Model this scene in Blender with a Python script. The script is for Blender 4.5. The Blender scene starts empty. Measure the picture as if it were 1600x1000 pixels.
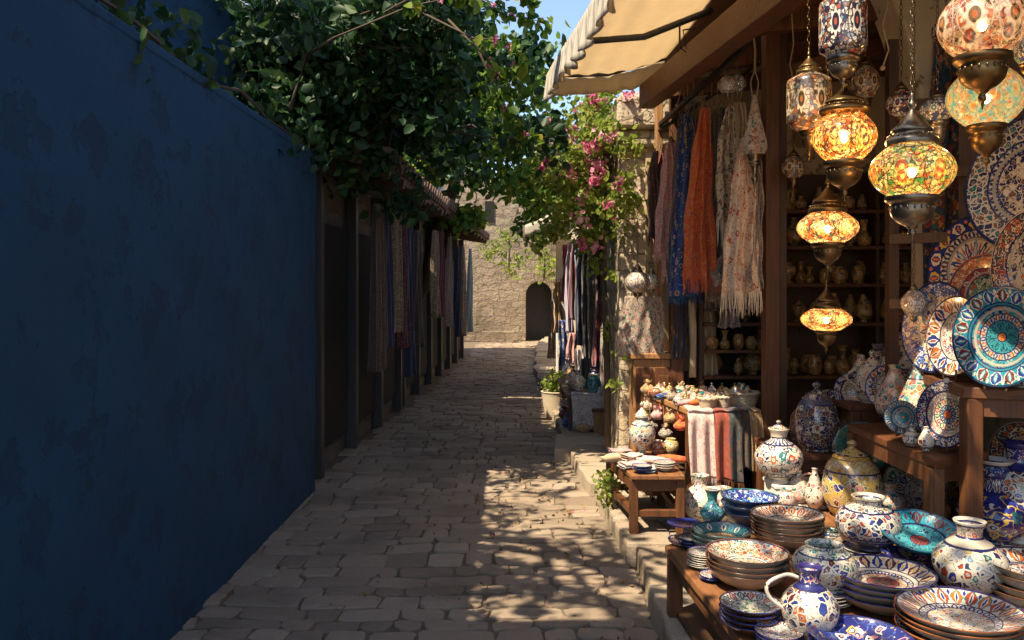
import bpy, math, random
import numpy as np
from mathutils import Vector, Matrix, Euler
R = random.Random(7)
PI = math.pi
sc = bpy.context.scene
COL = sc.collection
# ---------------------------------------------------------------- camera
F = 1300.0; H = 1.55                      # focal length in photo pixels, eye height
cd = bpy.data.cameras.new('camera'); cam = bpy.data.objects.new('camera', cd); COL.objects.link(cam)
cam.location = (0, 0, H); cam.rotation_euler = (PI/2, 0, 0)
cd.lens = 36*F/1600; cd.shift_y = -50/1600; cd.clip_end = 400; cd.clip_start = .05
sc.camera = cam
# ---------------------------------------------------------------- sky, sun, exposure
SUN = Vector((-.68, -.50, 1.35)).normalized()
wd = bpy.data.worlds.new('World'); sc.world = wd; wd.use_nodes = True
wn = wd.node_tree; wn.nodes.clear()
sky = wn.nodes.new('ShaderNodeTexSky'); sky.sky_type = 'NISHITA'; sky.sun_disc = False
sky.sun_elevation = math.asin(SUN.z); sky.sun_rotation = math.atan2(SUN.x, SUN.y)
bg = wn.nodes.new('ShaderNodeBackground'); bg.inputs[1].default_value = .12
wo = wn.nodes.new('ShaderNodeOutputWorld')
wn.links.new(sky.outputs[0], bg.inputs[0]); wn.links.new(bg.outputs[0], wo.inputs[0])
sl = bpy.data.lights.new('sun', 'SUN'); sl.energy = 5.0; sl.angle = math.radians(.5); sl.color = (1, .84, .61)
so = bpy.data.objects.new('sun', sl); COL.objects.link(so)
so.rotation_euler = SUN.to_track_quat('Z', 'Y').to_euler(); so.location = (-8, -4, 15)
sc.view_settings.view_transform = 'Standard'; sc.view_settings.look = 'None'
sc.view_settings.exposure = 1.2; sc.view_settings.gamma = 1
sc.render.engine = 'CYCLES'
sc.cycles.use_denoising = True
sc.cycles.max_bounces = 6
sc.cycles.sample_clamp_indirect = 4

# ---------------------------------------------------------------- helpers: places
def W(px, py, Y): return Vector(((px-800)*Y/F, Y, H+(450-py)*Y/F))
def G(px, py, z):
    Y = F*(H-z)/(py-450); return Vector(((px-800)*Y/F, Y, z))
def lerp(a, b, t): return a+(b-a)*t
def interp(tab, x):
    if x <= tab[0][0]: return tab[0][1]
    for (a, b), (c, d) in zip(tab, tab[1:]):
        if x <= c: return b+(d-b)*(x-a)/(c-a)
    return tab[-1][1]

# ---------------------------------------------------------------- helpers: mesh
class MB:
    def __init__(s): s.v = []; s.f = []; s.uv = []; s.mi = []; s.tint = []; s.t = .5
    def vert(s, p): s.v.append(tuple(p)); s.tint.append(s.t); return len(s.v)-1
    def face(s, idx, uv=None, mi=0): s.f.append(tuple(idx)); s.uv.append(uv); s.mi.append(mi)
    def box(s, c, d, rz=0, mi=0, M=None):
        cx, cy, cz = c; a, b, e = d[0]/2, d[1]/2, d[2]/2
        cs, sn = math.cos(rz), math.sin(rz); i = len(s.v)
        for x, y, z in ((-a,-b,-e),(a,-b,-e),(a,b,-e),(-a,b,-e),(-a,-b,e),(a,-b,e),(a,b,e),(-a,b,e)):
            p = Vector((cx+x*cs-y*sn, cy+x*sn+y*cs, cz+z))
            if M: p = M @ p
            s.vert(p)
        for q in ((0,3,2,1),(4,5,6,7),(0,1,5,4),(1,2,6,5),(2,3,7,6),(3,0,4,7)): s.face([i+k for k in q], None, mi)
        return s
    def beam(s, p, q, w, h=None, mi=0):
        h = h or w; p = Vector(p); q = Vector(q); d = (q-p); L = d.length; d.normalize()
        up = Vector((0,0,1)) if abs(d.z) < .95 else Vector((0,1,0))
        x = d.cross(up).normalized(); z = x.cross(d); i = len(s.v)
        for e in (p, q):
            for a, b in ((-1,-1),(1,-1),(1,1),(-1,1)): s.vert(e+x*a*w/2+z*b*h/2)
        for k in ((3,2,1,0),(4,5,6,7),(0,1,5,4),(1,2,6,5),(2,3,7,6),(3,0,4,7)): s.face([i+j for j in k], None, mi)
        return s
    def tube(s, pts, r, n=8, mi=0, closed=False):
        pts = [Vector(p) for p in pts]; N = len(pts)
        rr = r if isinstance(r, (list, tuple)) else [r]*N
        i0 = len(s.v)
        for k, p in enumerate(pts):
            if closed: d = pts[(k+1) % N]-pts[k-1]
            else: d = pts[min(k+1, N-1)]-pts[max(k-1, 0)]
            d.normalize(); up = Vector((0,0,1)) if abs(d.z) < .9 else Vector((1,0,0))
            x = d.cross(up).normalized(); y = x.cross(d)
            for j in range(n):
                a = 2*PI*j/n; s.vert(p+x*math.cos(a)*rr[k]+y*math.sin(a)*rr[k])
        for k in range(N if closed else N-1):
            k2 = (k+1) % N
            for j in range(n):
                j2 = (j+1) % n; s.face((i0+k*n+j, i0+k*n+j2, i0+k2*n+j2, i0+k2*n+j), None, mi)
        if not closed:
            s.face([i0+j for j in range(n)][::-1], None, mi); s.face([i0+(N-1)*n+j for j in range(n)], None, mi)
        return s
    def lathe(s, prof, seg=40, mis=None, c=(0,0,0), vs=None, M=None, sx=1, sy=1):
        # prof: (r, z); vs: v value of each ring for the UV
        cx, cy, cz = c; rings = []
        for r, z in prof:
            if r < 1e-5: p = Vector((cx, cy, cz+z)); rings.append([s.vert(M @ p if M else p)])
            else:
                q = []
                for j in range(seg):
                    a = 2*PI*j/seg; p = Vector((cx+r*math.cos(a)*sx, cy+r*math.sin(a)*sy, cz+z)); q.append(s.vert(M @ p if M else p))
                rings.append(q)
        if vs is None:
            zm = max(z for r, z in prof) or 1; vs = [z/zm for r, z in prof]
        for k in range(len(prof)-1):
            A, B = rings[k], rings[k+1]; mi = mis[k] if mis else 0; va, vb = vs[k], vs[k+1]
            for j in range(seg):
                j2 = (j+1) % seg; u, u2 = j/seg, (j+1)/seg
                if len(A) == 1 and len(B) == 1: continue
                if len(A) == 1: s.face((A[0], B[j2], B[j]), ((u,va),(u2,vb),(u,vb)), mi)
                elif len(B) == 1: s.face((A[j], A[j2], B[0]), ((u,va),(u2,va),(u,vb)), mi)
                else: s.face((A[j], A[j2], B[j2], B[j]), ((u,va),(u2,va),(u2,vb),(u,vb)), mi)
        return s
    def ball(s, c, r, n=10, m=7, sz=1, mi=0):
        prof = [(r*math.sin(PI*k/m), -r*sz*math.cos(PI*k/m)) for k in range(m+1)]
        prof[0] = (0, -r*sz); prof[-1] = (0, r*sz)
        return s.lathe(prof, n, [mi]*m, c)
    def grid(s, fn, nu, nv, uvs=(1, 1), mi=0, flip=False):
        i0 = len(s.v)
        for b in range(nv+1):
            for a in range(nu+1): s.vert(fn(a/nu, b/nv))
        for b in range(nv):
            for a in range(nu):
                q = [i0+b*(nu+1)+a, i0+b*(nu+1)+a+1, i0+(b+1)*(nu+1)+a+1, i0+(b+1)*(nu+1)+a]
                t = [(a/nu*uvs[0], b/nv*uvs[1]), ((a+1)/nu*uvs[0], b/nv*uvs[1]), ((a+1)/nu*uvs[0], (b+1)/nv*uvs[1]), (a/nu*uvs[0], (b+1)/nv*uvs[1])]
                if flip: q = q[::-1]; t = t[::-1]
                s.face(q, t, mi)
        return s
    def prism(s, poly, z0, z1, mi=0, M=None):
        n = len(poly); i = len(s.v)
        for z in (z0, z1):
            for x, y in poly:
                p = Vector((x, y, z)); s.vert(M @ p if M else p)
        s.face([i+k for k in range(n)][::-1], None, mi); s.face([i+n+k for k in range(n)], None, mi)
        for k in range(n): s.face((i+k, i+(k+1) % n, i+n+(k+1) % n, i+n+k), None, mi)
        return s
    def build(s, name, mat, parent=None, loc=(0,0,0), rot=None, smooth=False, bevel=0, solid=0, tint=False):
        me = bpy.data.meshes.new(name); me.from_pydata(s.v, [], s.f)
        mats = mat if isinstance(mat, (list, tuple)) else [mat]
        for m in mats: me.materials.append(m)
        me.polygons.foreach_set('material_index', s.mi)
        if any(u is not None for u in s.uv):
            ul = me.uv_layers.new(name='UVMap'); data = []
            for f, u in zip(s.f, s.uv):
                if u is None: data += [0, 0]*len(f)
                else:
                    for t in u: data += [t[0], t[1]]
            ul.data.foreach_set('uv', data)
        if tint:
            at = me.attributes.new('tint', 'FLOAT', 'POINT'); at.data.foreach_set('value', s.tint)
        if smooth: me.polygons.foreach_set('use_smooth', [True]*len(s.f))
        me.update()
        o = bpy.data.objects.new(name, me); COL.objects.link(o); o.location = loc
        if rot: o.rotation_euler = rot
        if parent: o.parent = parent
        if bevel:
            b = o.modifiers.new('bevel', 'BEVEL'); b.width = bevel; b.segments = 2; b.limit_method = 'ANGLE'; b.angle_limit = math.radians(40)
        if solid:
            b = o.modifiers.new('solid', 'SOLIDIFY'); b.thickness = solid; b.offset = 0
        return o

def tag(o, label, cat, group=None, kind=None):
    if label: o['label'] = label
    if cat: o['category'] = cat
    if group: o['group'] = group
    if kind: o['kind'] = kind
    return o
def struct(o): o['kind'] = 'structure'; return o
def empty(name, loc=(0,0,0), rz=0, rot=None):
    o = bpy.data.objects.new(name, None); COL.objects.link(o); o.location = loc
    o.rotation_euler = rot if rot else (0, 0, rz); o.empty_display_size = .05
    return o
def copy_tree(o, parent=None):
    c = o.copy(); COL.objects.link(c)
    if parent: c.parent = parent
    for ch in KIDS.get(o.name, []): copy_tree(ch, c)
    return c
KIDS = {}
def note_kids(o):
    KIDS[o.name] = [c for c in bpy.data.objects if c.parent == o]
    for c in KIDS[o.name]: note_kids(c)

# ---------------------------------------------------------------- helpers: materials
class NB:
    def __init__(s, name):
        s.m = bpy.data.materials.new(name); s.m.use_nodes = True; s.nt = s.m.node_tree; s.nt.nodes.clear()
        s.out = s.nt.nodes.new('ShaderNodeOutputMaterial')
    def put(s, sock, val):
        if isinstance(val, bpy.types.NodeSocket): s.nt.links.new(val, sock)
        elif isinstance(val, (tuple, list)) and len(val) == 3 and sock.type == 'RGBA': sock.default_value = (*val, 1)
        else: sock.default_value = val
    def node(s, t, props=None, **ins):
        n = s.nt.nodes.new(t)
        for k, v in (props or {}).items(): setattr(n, k, v)
        for k, v in ins.items(): s.put(n.inputs[k.replace('_', ' ')], v)
        return n
    def m_(s, op, a, b=None, c=None):
        n = s.nt.nodes.new('ShaderNodeMath'); n.operation = op
        for k, v in enumerate((a, b, c)):
            if v is not None: s.put(n.inputs[k], v)
        return n.outputs[0]
    def vm(s, op, a, b=None, sc_=None):
        n = s.nt.nodes.new('ShaderNodeVectorMath'); n.operation = op
        s.put(n.inputs[0], a)
        if b is not None: s.put(n.inputs[1], b)
        if sc_ is not None: s.put(n.inputs['Scale'], sc_)
        return n.outputs[0]
    def mix(s, f, a, b):
        n = s.nt.nodes.new('ShaderNodeMix'); n.data_type = 'RGBA'
        s.put(n.inputs[0], f); s.put(n.inputs[6], a); s.put(n.inputs[7], b); return n.outputs[2]
    def obj(s): return s.node('ShaderNodeTexCoord').outputs['Object']
    def rnd(s): return s.node('ShaderNodeObjectInfo').outputs['Random']
    def noise(s, vec, scale, detail=3, rough=.55, col=False):
        n = s.node('ShaderNodeTexNoise', Vector=vec, Scale=scale, Detail=detail, Roughness=rough); return n.outputs[1 if col else 0]
    def voro(s, vec, scale, feat='F1'):
        return s.node('ShaderNodeTexVoronoi', {'feature': feat}, Vector=vec, Scale=scale)
    def ramp(s, f, stops, interp_='LINEAR'):
        n = s.nt.nodes.new('ShaderNodeValToRGB'); cr = n.color_ramp; cr.interpolation = interp_
        while len(cr.elements) < len(stops): cr.elements.new(1)
        for e, (p, c) in zip(cr.elements, stops): e.position = p; e.color = (*c, 1)
        s.put(n.inputs[0], f); return n.outputs[0]
    def pal(s, f, cols): return s.ramp(f, [(k/len(cols), c) for k, c in enumerate(cols)], 'CONSTANT')
    def bump(s, h, strength=.3, dist=.01):
        return s.node('ShaderNodeBump', Height=h, Strength=strength, Distance=dist).outputs[0]
    def principled(s, col, rough=.5, metal=0, normal=None, **kw):
        n = s.nt.nodes.new('ShaderNodeBsdfPrincipled')
        s.put(n.inputs['Base Color'], col); s.put(n.inputs['Roughness'], rough); s.put(n.inputs['Metallic'], metal)
        if normal is not None: s.put(n.inputs['Normal'], normal)
        for k, v in kw.items(): s.put(n.inputs[k.replace('_', ' ')], v)
        return n.outputs[0]
    def done(s, sh): s.nt.links.new(sh, s.out.inputs[0]); return s.m

COB = (.012,.03,.22); NAVY = (.008,.014,.09); TURQ = (.01,.22,.30); RED = (.42,.055,.02); ORG = (.55,.15,.03)
YEL = (.62,.40,.07); GRN = (.02,.15,.08); WHT = (.64,.59,.49); MAR = (.14,.02,.02); BLK = (.02,.018,.018)
CRM = (.66,.56,.42); PNK = (.6,.25,.24); SKY = (.2,.4,.55); BRN = (.16,.075,.035); TEAL = (.01,.16,.17)

def band_colour(b, spec, u, v, P):
    k = spec[0]
    if k == 'solid': return spec[1]
    if k == 'voro':                      # (kind, cells per metre, palette, line colour, line width)
        _, scale, cols, line, th = spec; scale = scale*1.45; th = th*.8
        wob = b.vm('SCALE', b.vm('SUBTRACT', b.noise(P, scale*.9, 1, .5, True), (.5,.5,.5)), None, .9/scale)
        vec = b.vm('ADD', P, wob)
        f1 = b.voro(vec, scale); ed = b.voro(vec, scale, 'DISTANCE_TO_EDGE')
        sep = b.node('ShaderNodeSeparateColor', Color=f1.outputs['Color'])
        c = b.pal(sep.outputs[0], cols)
        c2 = b.pal(sep.outputs[1], cols[1:]+cols[:1])
        c = b.mix(b.m_('LESS_THAN', f1.outputs['Distance'], .27), c, b.mix(.6, c, line))
        c = b.mix(b.m_('LESS_THAN', f1.outputs['Distance'], .20), c, c2)
        c = b.mix(b.m_('LESS_THAN', ed.outputs['Distance'], th+.05), c, b.mix(.75, c, (.012,.012,.03)))
        return b.mix(b.m_('LESS_THAN', ed.outputs['Distance'], th), c, line)
    if k == 'floral':                    # (kind, scale, background, vine, palette)
        _, scale, bgc, vine, cols = spec; scale = scale*1.3
        wob = b.vm('SCALE', b.vm('SUBTRACT', b.noise(P, scale*1.3, 2, .5, True), (.5,.5,.5)), None, .8/scale)
        vec = b.vm('ADD', P, wob)
        f1 = b.voro(vec, scale); sep = b.node('ShaderNodeSeparateColor', Color=f1.outputs['Color'])
        n = b.noise(P, scale*1.1, 1); vn = b.m_('LESS_THAN', b.m_('ABSOLUTE', b.m_('SUBTRACT', n, .5)), .022)
        c = b.mix(vn, bgc, vine)
        f2 = b.voro(b.vm('ADD', vec, (3.3, 1.7, 2.1)), scale*2.3); s2 = b.node('ShaderNodeSeparateColor', Color=f2.outputs['Color'])
        c = b.mix(b.m_('LESS_THAN', f2.outputs['Distance'], .27), c, b.pal(s2.outputs[2], [vine]+cols[::-1]))
        c = b.mix(b.m_('LESS_THAN', f1.outputs['Distance'], .40), c, b.pal(sep.outputs[0], cols))
        c = b.mix(b.m_('LESS_THAN', f1.outputs['Distance'], .24), c, bgc)
        return b.mix(b.m_('LESS_THAN', f1.outputs['Distance'], .15), c, b.pal(sep.outputs[1], cols[::-1]))
    if k == 'petal':                     # (kind, v0, v1, count, colA, colB, inner, background, outline)
        _, v0, v1, N, cA, cB, cin, bgc, out = spec
        un = b.m_('MULTIPLY', u, float(N)); fu = b.m_('SUBTRACT', b.m_('FRACT', un), .5)
        par = b.m_('MODULO', b.m_('FLOOR', un), 2.0)
        w = b.m_('DIVIDE', b.m_('SUBTRACT', v, v0), v1-v0)
        nz = b.m_('MULTIPLY', b.m_('SUBTRACT', b.noise(P, 70, 2), .5), .42)
        e = b.m_('ADD', b.m_('MULTIPLY', b.m_('SINE', b.m_('MULTIPLY', w, PI)), .44), nz)
        d = b.m_('ABSOLUTE', fu)
        # small leaves in the gaps
        g = b.m_('LESS_THAN', b.m_('ADD', b.m_('ABSOLUTE', b.m_('SUBTRACT', d, .5)), b.m_('ABSOLUTE', b.m_('MULTIPLY', b.m_('SUBTRACT', w, .78), .7))), .12)
        c = b.mix(g, bgc, cin)
        c = b.mix(b.m_('LESS_THAN', d, e), c, out)
        c = b.mix(b.m_('LESS_THAN', d, b.m_('SUBTRACT', e, .07)), c, b.mix(par, cA, cB))
        c = b.mix(b.m_('LESS_THAN', d, b.m_('SUBTRACT', b.m_('MULTIPLY', e, .6), .1)), c, bgc)
        c = b.mix(b.m_('LESS_THAN', d, b.m_('SUBTRACT', b.m_('MULTIPLY', e, .45), .12)), c, cin)
        return c
def ceramic(name, bands, line=NAVY, rough=.16, lw=.012, glaze=.5):
    """bands: [(v_start, spec), ...] ascending in v"""
    b = NB(name); tc = b.node('ShaderNodeTexCoord'); su = b.node('ShaderNodeSeparateXYZ', Vector=tc.outputs['UV'])
    u, v = su.outputs[0], su.outputs[1]
    r = b.rnd(); off = b.node('ShaderNodeCombineXYZ', X=b.m_('MULTIPLY', r, 9.), Y=b.m_('MULTIPLY', r, 5.), Z=b.m_('MULTIPLY', r, 3.)).outputs[0]
    P = b.vm('ADD', tc.outputs['Object'], off); c = None
    vn = b.m_('ADD', v, b.m_('MULTIPLY', b.m_('SUBTRACT', b.noise(P, 45, 1), .5), .012))
    for v0, spec in bands:
        bc = band_colour(b, spec, u, v, P)
        if c is None: c = bc
        else:
            c = b.mix(b.m_('GREATER_THAN', vn, v0), c, bc)
            if lw: c = b.mix(b.m_('LESS_THAN', b.m_('ABSOLUTE', b.m_('SUBTRACT', vn, v0)), lw), c, line)
    # glaze pooling and kiln wear: uneven tone that belongs to the pot
    c = b.mix(b.m_('MULTIPLY', b.noise(P, 14, 4), .35), c, b.mix(.5, c, (.12,.09,.06)))
    ro = b.m_('ADD', rough, b.m_('MULTIPLY', b.noise(P, 25, 3), .18))
    nm = b.bump(b.noise(P, 30, 3), .25, .004)
    return b.done(b.principled(c, ro, 0, nm, Coat_Weight=glaze, Coat_Roughness=.08))
def cloth_mat(name, spec=None, bgc=None, stripes=None, transl=0, rough=.85, border=None):
    b = NB(name); tc = b.node('ShaderNodeTexCoord'); su = b.node('ShaderNodeSeparateXYZ', Vector=tc.outputs['UV'])
    u, v = su.outputs[0], su.outputs[1]; r = b.rnd()
    P = b.vm('ADD', b.node('ShaderNodeCombineXYZ', X=u, Y=v, Z=b.m_('MULTIPLY', r, 7.)).outputs[0], (0,0,0))
    if spec: c = band_colour(b, spec, u, v, P)
    else: c = bgc
    if stripes:
        n, cols = stripes
        st = b.pal(b.m_('FRACT', b.m_('MULTIPLY', u, float(n))), cols)
        c = b.mix(.75, c, st)
    c = b.mix(b.m_('MULTIPLY', b.noise(P, 9, 3), .25), c, b.mix(.55, c, (.05,.035,.02)))
    wv = b.m_('ADD', b.m_('SINE', b.m_('MULTIPLY', u, 1400.)), b.m_('SINE', b.m_('MULTIPLY', v, 1400.)))
    nm = b.bump(b.m_('ADD', b.m_('MULTIPLY', wv, .2), b.noise(P, 120, 2)), .25, .002)
    sh = b.principled(c, rough, 0, nm, Sheen_Weight=.3)
    if transl:
        t = b.node('ShaderNodeBsdfTranslucent', Color=c).outputs[0]
        mx = b.nt.nodes.new('ShaderNodeMixShader'); b.put(mx.inputs[0], transl); b.put(mx.inputs[1], sh); b.put(mx.inputs[2], t); sh = mx.outputs[0]
    return b.done(sh)
def wood(name, c1, c2, rough=.55, axis='z', scale=9, wear=.3):
    b = NB(name); o = b.obj(); r = b.rnd()
    st = {'x': (.08,1,1), 'y': (1,.08,1), 'z': (1,1,.08)}[axis]
    v = b.vm('ADD', b.vm('MULTIPLY', o, st), b.node('ShaderNodeCombineXYZ', X=b.m_('MULTIPLY', r, 11.)).outputs[0])
    g = b.noise(v, scale*5, 6, .65); g2 = b.noise(o, 3.5, 4)
    c = b.ramp(g, [(.25, c1), (.5, c2), (.75, tuple(min(1, x*1.25) for x in c2))])
    c = b.mix(b.m_('MULTIPLY', g2, wear*.5), c, (.16,.085,.035))
    return b.done(b.principled(c, b.m_('ADD', rough-.1, b.m_('MULTIPLY', g2, .25)), 0, b.bump(g, .5, .004)))
def masonry(name, cols, mortar, bw=.42, bh=.20, rough=.9, wear=.45, depth=.03):
    b = NB(name); o = b.obj()
    w = b.vm('SCALE', b.vm('SUBTRACT', b.noise(o, 2.2, 4, .6, True), (.5,.5,.5)), None, .34)
    w2 = b.vm('SCALE', b.vm('SUBTRACT', b.noise(o, 11, 3, .6, True), (.5,.5,.5)), None, .05)
    p = b.node('ShaderNodeSeparateXYZ', Vector=b.vm('ADD', b.vm('ADD', o, w), w2))
    v = b.node('ShaderNodeCombineXYZ', X=b.m_('ADD', p.outputs[0], b.m_('MULTIPLY', p.outputs[1], .93)), Y=p.outputs[2]).outputs[0]
    n = b.node('ShaderNodeTexBrick', {'offset': .43, 'squash': .7, 'squash_frequency': 3}, Vector=v, Color1=cols[0], Color2=cols[2], Mortar=mortar, Scale=1.)
    for k, val in (('Mortar Size', .012), ('Mortar Smooth', .6), ('Brick Width', bw), ('Row Height', bh)): n.inputs[k].default_value = val
    fine = b.noise(o, 28, 6, .65); big = b.noise(o, 1.3, 4); med = b.noise(o, 5.5, 4)
    c = b.mix(b.m_('MULTIPLY', med, .7), n.outputs['Color'], cols[1]); c = b.mix(b.m_('MULTIPLY', fine, wear), c, (.20,.15,.10))
    c = b.mix(b.ramp(big, [(.5, (0,0,0)), (.62, (.7,.7,.7))]), c, mortar)
    h = b.m_('ADD', b.m_('MULTIPLY', n.outputs['Fac'], -.8), b.m_('ADD', b.m_('MULTIPLY', fine, .5), med))
    return b.done(b.principled(c, rough, 0, b.bump(h, .9, depth)))
def plaster(name, c1, c2, patch=(.25,.18,.11), rough=.9, p0=.60):
    b = NB(name); o = b.obj(); n1 = b.noise(o, 2.2, 6, .6); n2 = b.noise(o, 22, 5, .6); n3 = b.noise(o, 4.5, 6, .7)
    c = b.ramp(n1, [(.3, c1), (.7, c2)]); pm = b.ramp(n3, [(p0-.02, (0,0,0)), (p0+.01, (1,1,1))])
    c = b.mix(pm, c, patch); c = b.mix(b.m_('MULTIPLY', n2, .3), c, tuple(.6*x for x in c1))
    h = b.m_('SUBTRACT', b.m_('MULTIPLY', n2, .4), b.m_('MULTIPLY', pm, .6))
    return b.done(b.principled(c, rough, 0, b.bump(h, .7, .012)))
def tinted(name, stops, rough=.9, extra=None, transl=0, spec=.3):
    b = NB(name); t = b.node('ShaderNodeAttribute', {'attribute_name': 'tint'}).outputs['Fac']; o = b.obj()
    c = b.ramp(t, stops); nm = None
    if extra == 'stone':
        n = b.noise(o, 11, 7, .7); n2 = b.noise(o, 60, 6, .7)
        c = b.mix(b.m_('MULTIPLY', n, .55), c, (.16,.12,.09)); c = b.mix(b.m_('MULTIPLY', n2, .25), c, (.45,.38,.30))
        c = b.mix(b.ramp(b.noise(o, 1.6, 5), [(.5, (0,0,0)), (.7, (.55,.55,.55))]), c, (.10,.075,.055))
        nm = b.bump(b.m_('ADD', n, b.m_('MULTIPLY', n2, .4)), .9, .014)
    sh = b.principled(c, rough, 0, nm, Specular_IOR_Level=spec)
    if transl:
        tr = b.node('ShaderNodeBsdfTranslucent', Color=c).outputs[0]
        mx = b.nt.nodes.new('ShaderNodeMixShader'); b.put(mx.inputs[0], transl); b.put(mx.inputs[1], sh); b.put(mx.inputs[2], tr); sh = mx.outputs[0]
    return b.done(sh)
def plain(name, col, rough=.5, metal=0, var=.25, bump=.2):
    b = NB(name); o = b.obj(); n = b.noise(o, 18, 5, .6)
    c = b.mix(b.m_('MULTIPLY', n, var), col, tuple(x*.25 for x in col))
    return b.done(b.principled(c, b.m_('ADD', rough-.08, b.m_('MULTIPLY', n, .2)), metal, b.bump(b.noise(o, 60, 4), bump, .003)))

M = {}
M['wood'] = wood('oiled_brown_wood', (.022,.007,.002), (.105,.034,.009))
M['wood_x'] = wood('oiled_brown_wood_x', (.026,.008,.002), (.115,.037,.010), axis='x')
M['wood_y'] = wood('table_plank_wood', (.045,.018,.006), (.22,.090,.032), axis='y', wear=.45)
M['wood_warm'] = wood('orange_brown_wood', (.10,.045,.015), (.34,.17,.065), axis='z', wear=.2)  # lighter orange brown wood tone
M['wood_dark'] = wood('dark_wood', (.012,.006,.003), (.055,.026,.012))
M['wood_grey'] = wood('weathered_grey_wood', (.012,.013,.015), (.035,.038,.045), wear=.05)
M['navy_wood'] = wood('navy_painted_boards', (.0008,.030,.078), (.001,.042,.105), rough=.8, wear=.012)
M['navy_wall'] = plaster('navy_dark_standin', (.0008,.038,.098), (.0012,.048,.120), (.0008,.030,.080), .95, .58)  # navy tone stands in for the darkness of the left edge
M['navy_trim'] = wood('navy_painted_trim', (.001,.026,.058), (.002,.040,.085), rough=.8, wear=.01)
M['stone_wall'] = masonry('tower_masonry', [(.22,.17,.12), (.30,.235,.17), (.36,.29,.21)], (.15,.115,.08), .50, .24, depth=.09)
M['pillar'] = masonry('pillar_masonry', [(.44,.34,.22), (.55,.45,.32), (.62,.53,.40)], (.33,.25,.16), .27, .15, depth=.04)
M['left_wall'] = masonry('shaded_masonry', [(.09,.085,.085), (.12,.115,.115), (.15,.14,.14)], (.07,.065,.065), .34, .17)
M['plaster'] = plaster('old_cream_plaster', (.52,.42,.29), (.62,.53,.39))
M['plaster_dim'] = plaster('brown_plaster', (.46,.33,.19), (.58,.45,.28))
M['white_plaster'] = plaster('white_plaster', (.62,.60,.54), (.7,.68,.62), (.3,.24,.18))
M['house_plaster'] = plaster('house_plaster', (.32,.30,.27), (.42,.39,.35), (.22,.19,.16))
M['paving'] = tinted('paving_stone', [(0, (.17,.125,.086)), (.4, (.27,.205,.145)), (.8, (.36,.285,.21)), (1, (.29,.21,.145))], .78, 'stone')
M['kerb'] = tinted('kerb_stone', [(0, (.30,.235,.165)), (1, (.46,.38,.28))], .85, 'stone')
M['dirt'] = plain('joint_sand', (.15,.112,.075), .95, 0, .5, .6)
M['ground'] = plain('ground_soil', (.16,.13,.10), .95, 0, .5, .6)
M['bark'] = plain('bark', (.09,.065,.045), .95, 0, .6, .9)
M['rope'] = plain('rope', (.34,.25,.15), .95, 0, .4, .4)
M['brass'] = plain('aged_brass', (.20,.125,.055), .34, .9, .6, .4)
M['pewter'] = plain('aged_pewter', (.26,.215,.16), .30, .9, .6, .4)
M['iron'] = plain('dark_iron', (.03,.025,.02), .5, .7, .3, .3)
M['tile_roof'] = plain('clay_roof_tiles', (.16,.10,.075), .9, 0, .6, .5)
M['dark'] = plain('recess_shade', (.010,.008,.007), .9, 0, .3, .2)  # near black painted in for the shade of openings and recesses
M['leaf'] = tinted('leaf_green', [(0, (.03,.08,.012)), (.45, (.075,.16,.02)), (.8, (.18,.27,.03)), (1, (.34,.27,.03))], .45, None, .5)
M['leaf_dark'] = tinted('leaf_dark', [(0, (.008,.030,.012)), (.6, (.020,.060,.018)), (1, (.05,.10,.022))], .5, None, .3)  # darker leaf copy, dimness of the left side put into the colour
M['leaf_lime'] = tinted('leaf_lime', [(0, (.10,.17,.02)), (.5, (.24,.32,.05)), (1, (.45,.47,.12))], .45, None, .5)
M['dry_leaf'] = tinted('dry_leaf', [(0, (.14,.07,.025)), (.6, (.28,.17,.06)), (1, (.45,.14,.18))], .8)
M['flower'] = tinted('magenta_bracts', [(0, (.60,.06,.20)), (.4, (.74,.22,.38)), (1, (.84,.62,.62))], .6, None, .45)
M['wicker'] = plain('pale_wicker', (.50,.42,.30), .8, 0, .5, .8)
M['ceramic_white'] = plain('white_glaze', (.62,.57,.48), .22, 0, .35, .2)
M['ceramic_brown'] = plain('brown_glaze', (.13,.055,.025), .2, 0, .4, .2)
M['rim_blue'] = plain('blue_rim_glaze', (.015,.025,.17), .2, 0, .3, .2)
M['rim_orange'] = plain('orange_rim_glaze', (.36,.11,.03), .2, 0, .3, .2)
M['outer_grey'] = plain('cream_grey_glaze', (.40,.36,.29), .22, 0, .5, .3)
M['outer_teal'] = plain('teal_outer_glaze', (.07,.17,.16), .2, 0, .5, .3)
M['outer_blue'] = plain('blue_outer_glaze', (.03,.07,.16), .2, 0, .5, .3)
M['outer_turq'] = plain('turquoise_outer_glaze', (.01,.17,.25), .2, 0, .4, .3)

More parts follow.
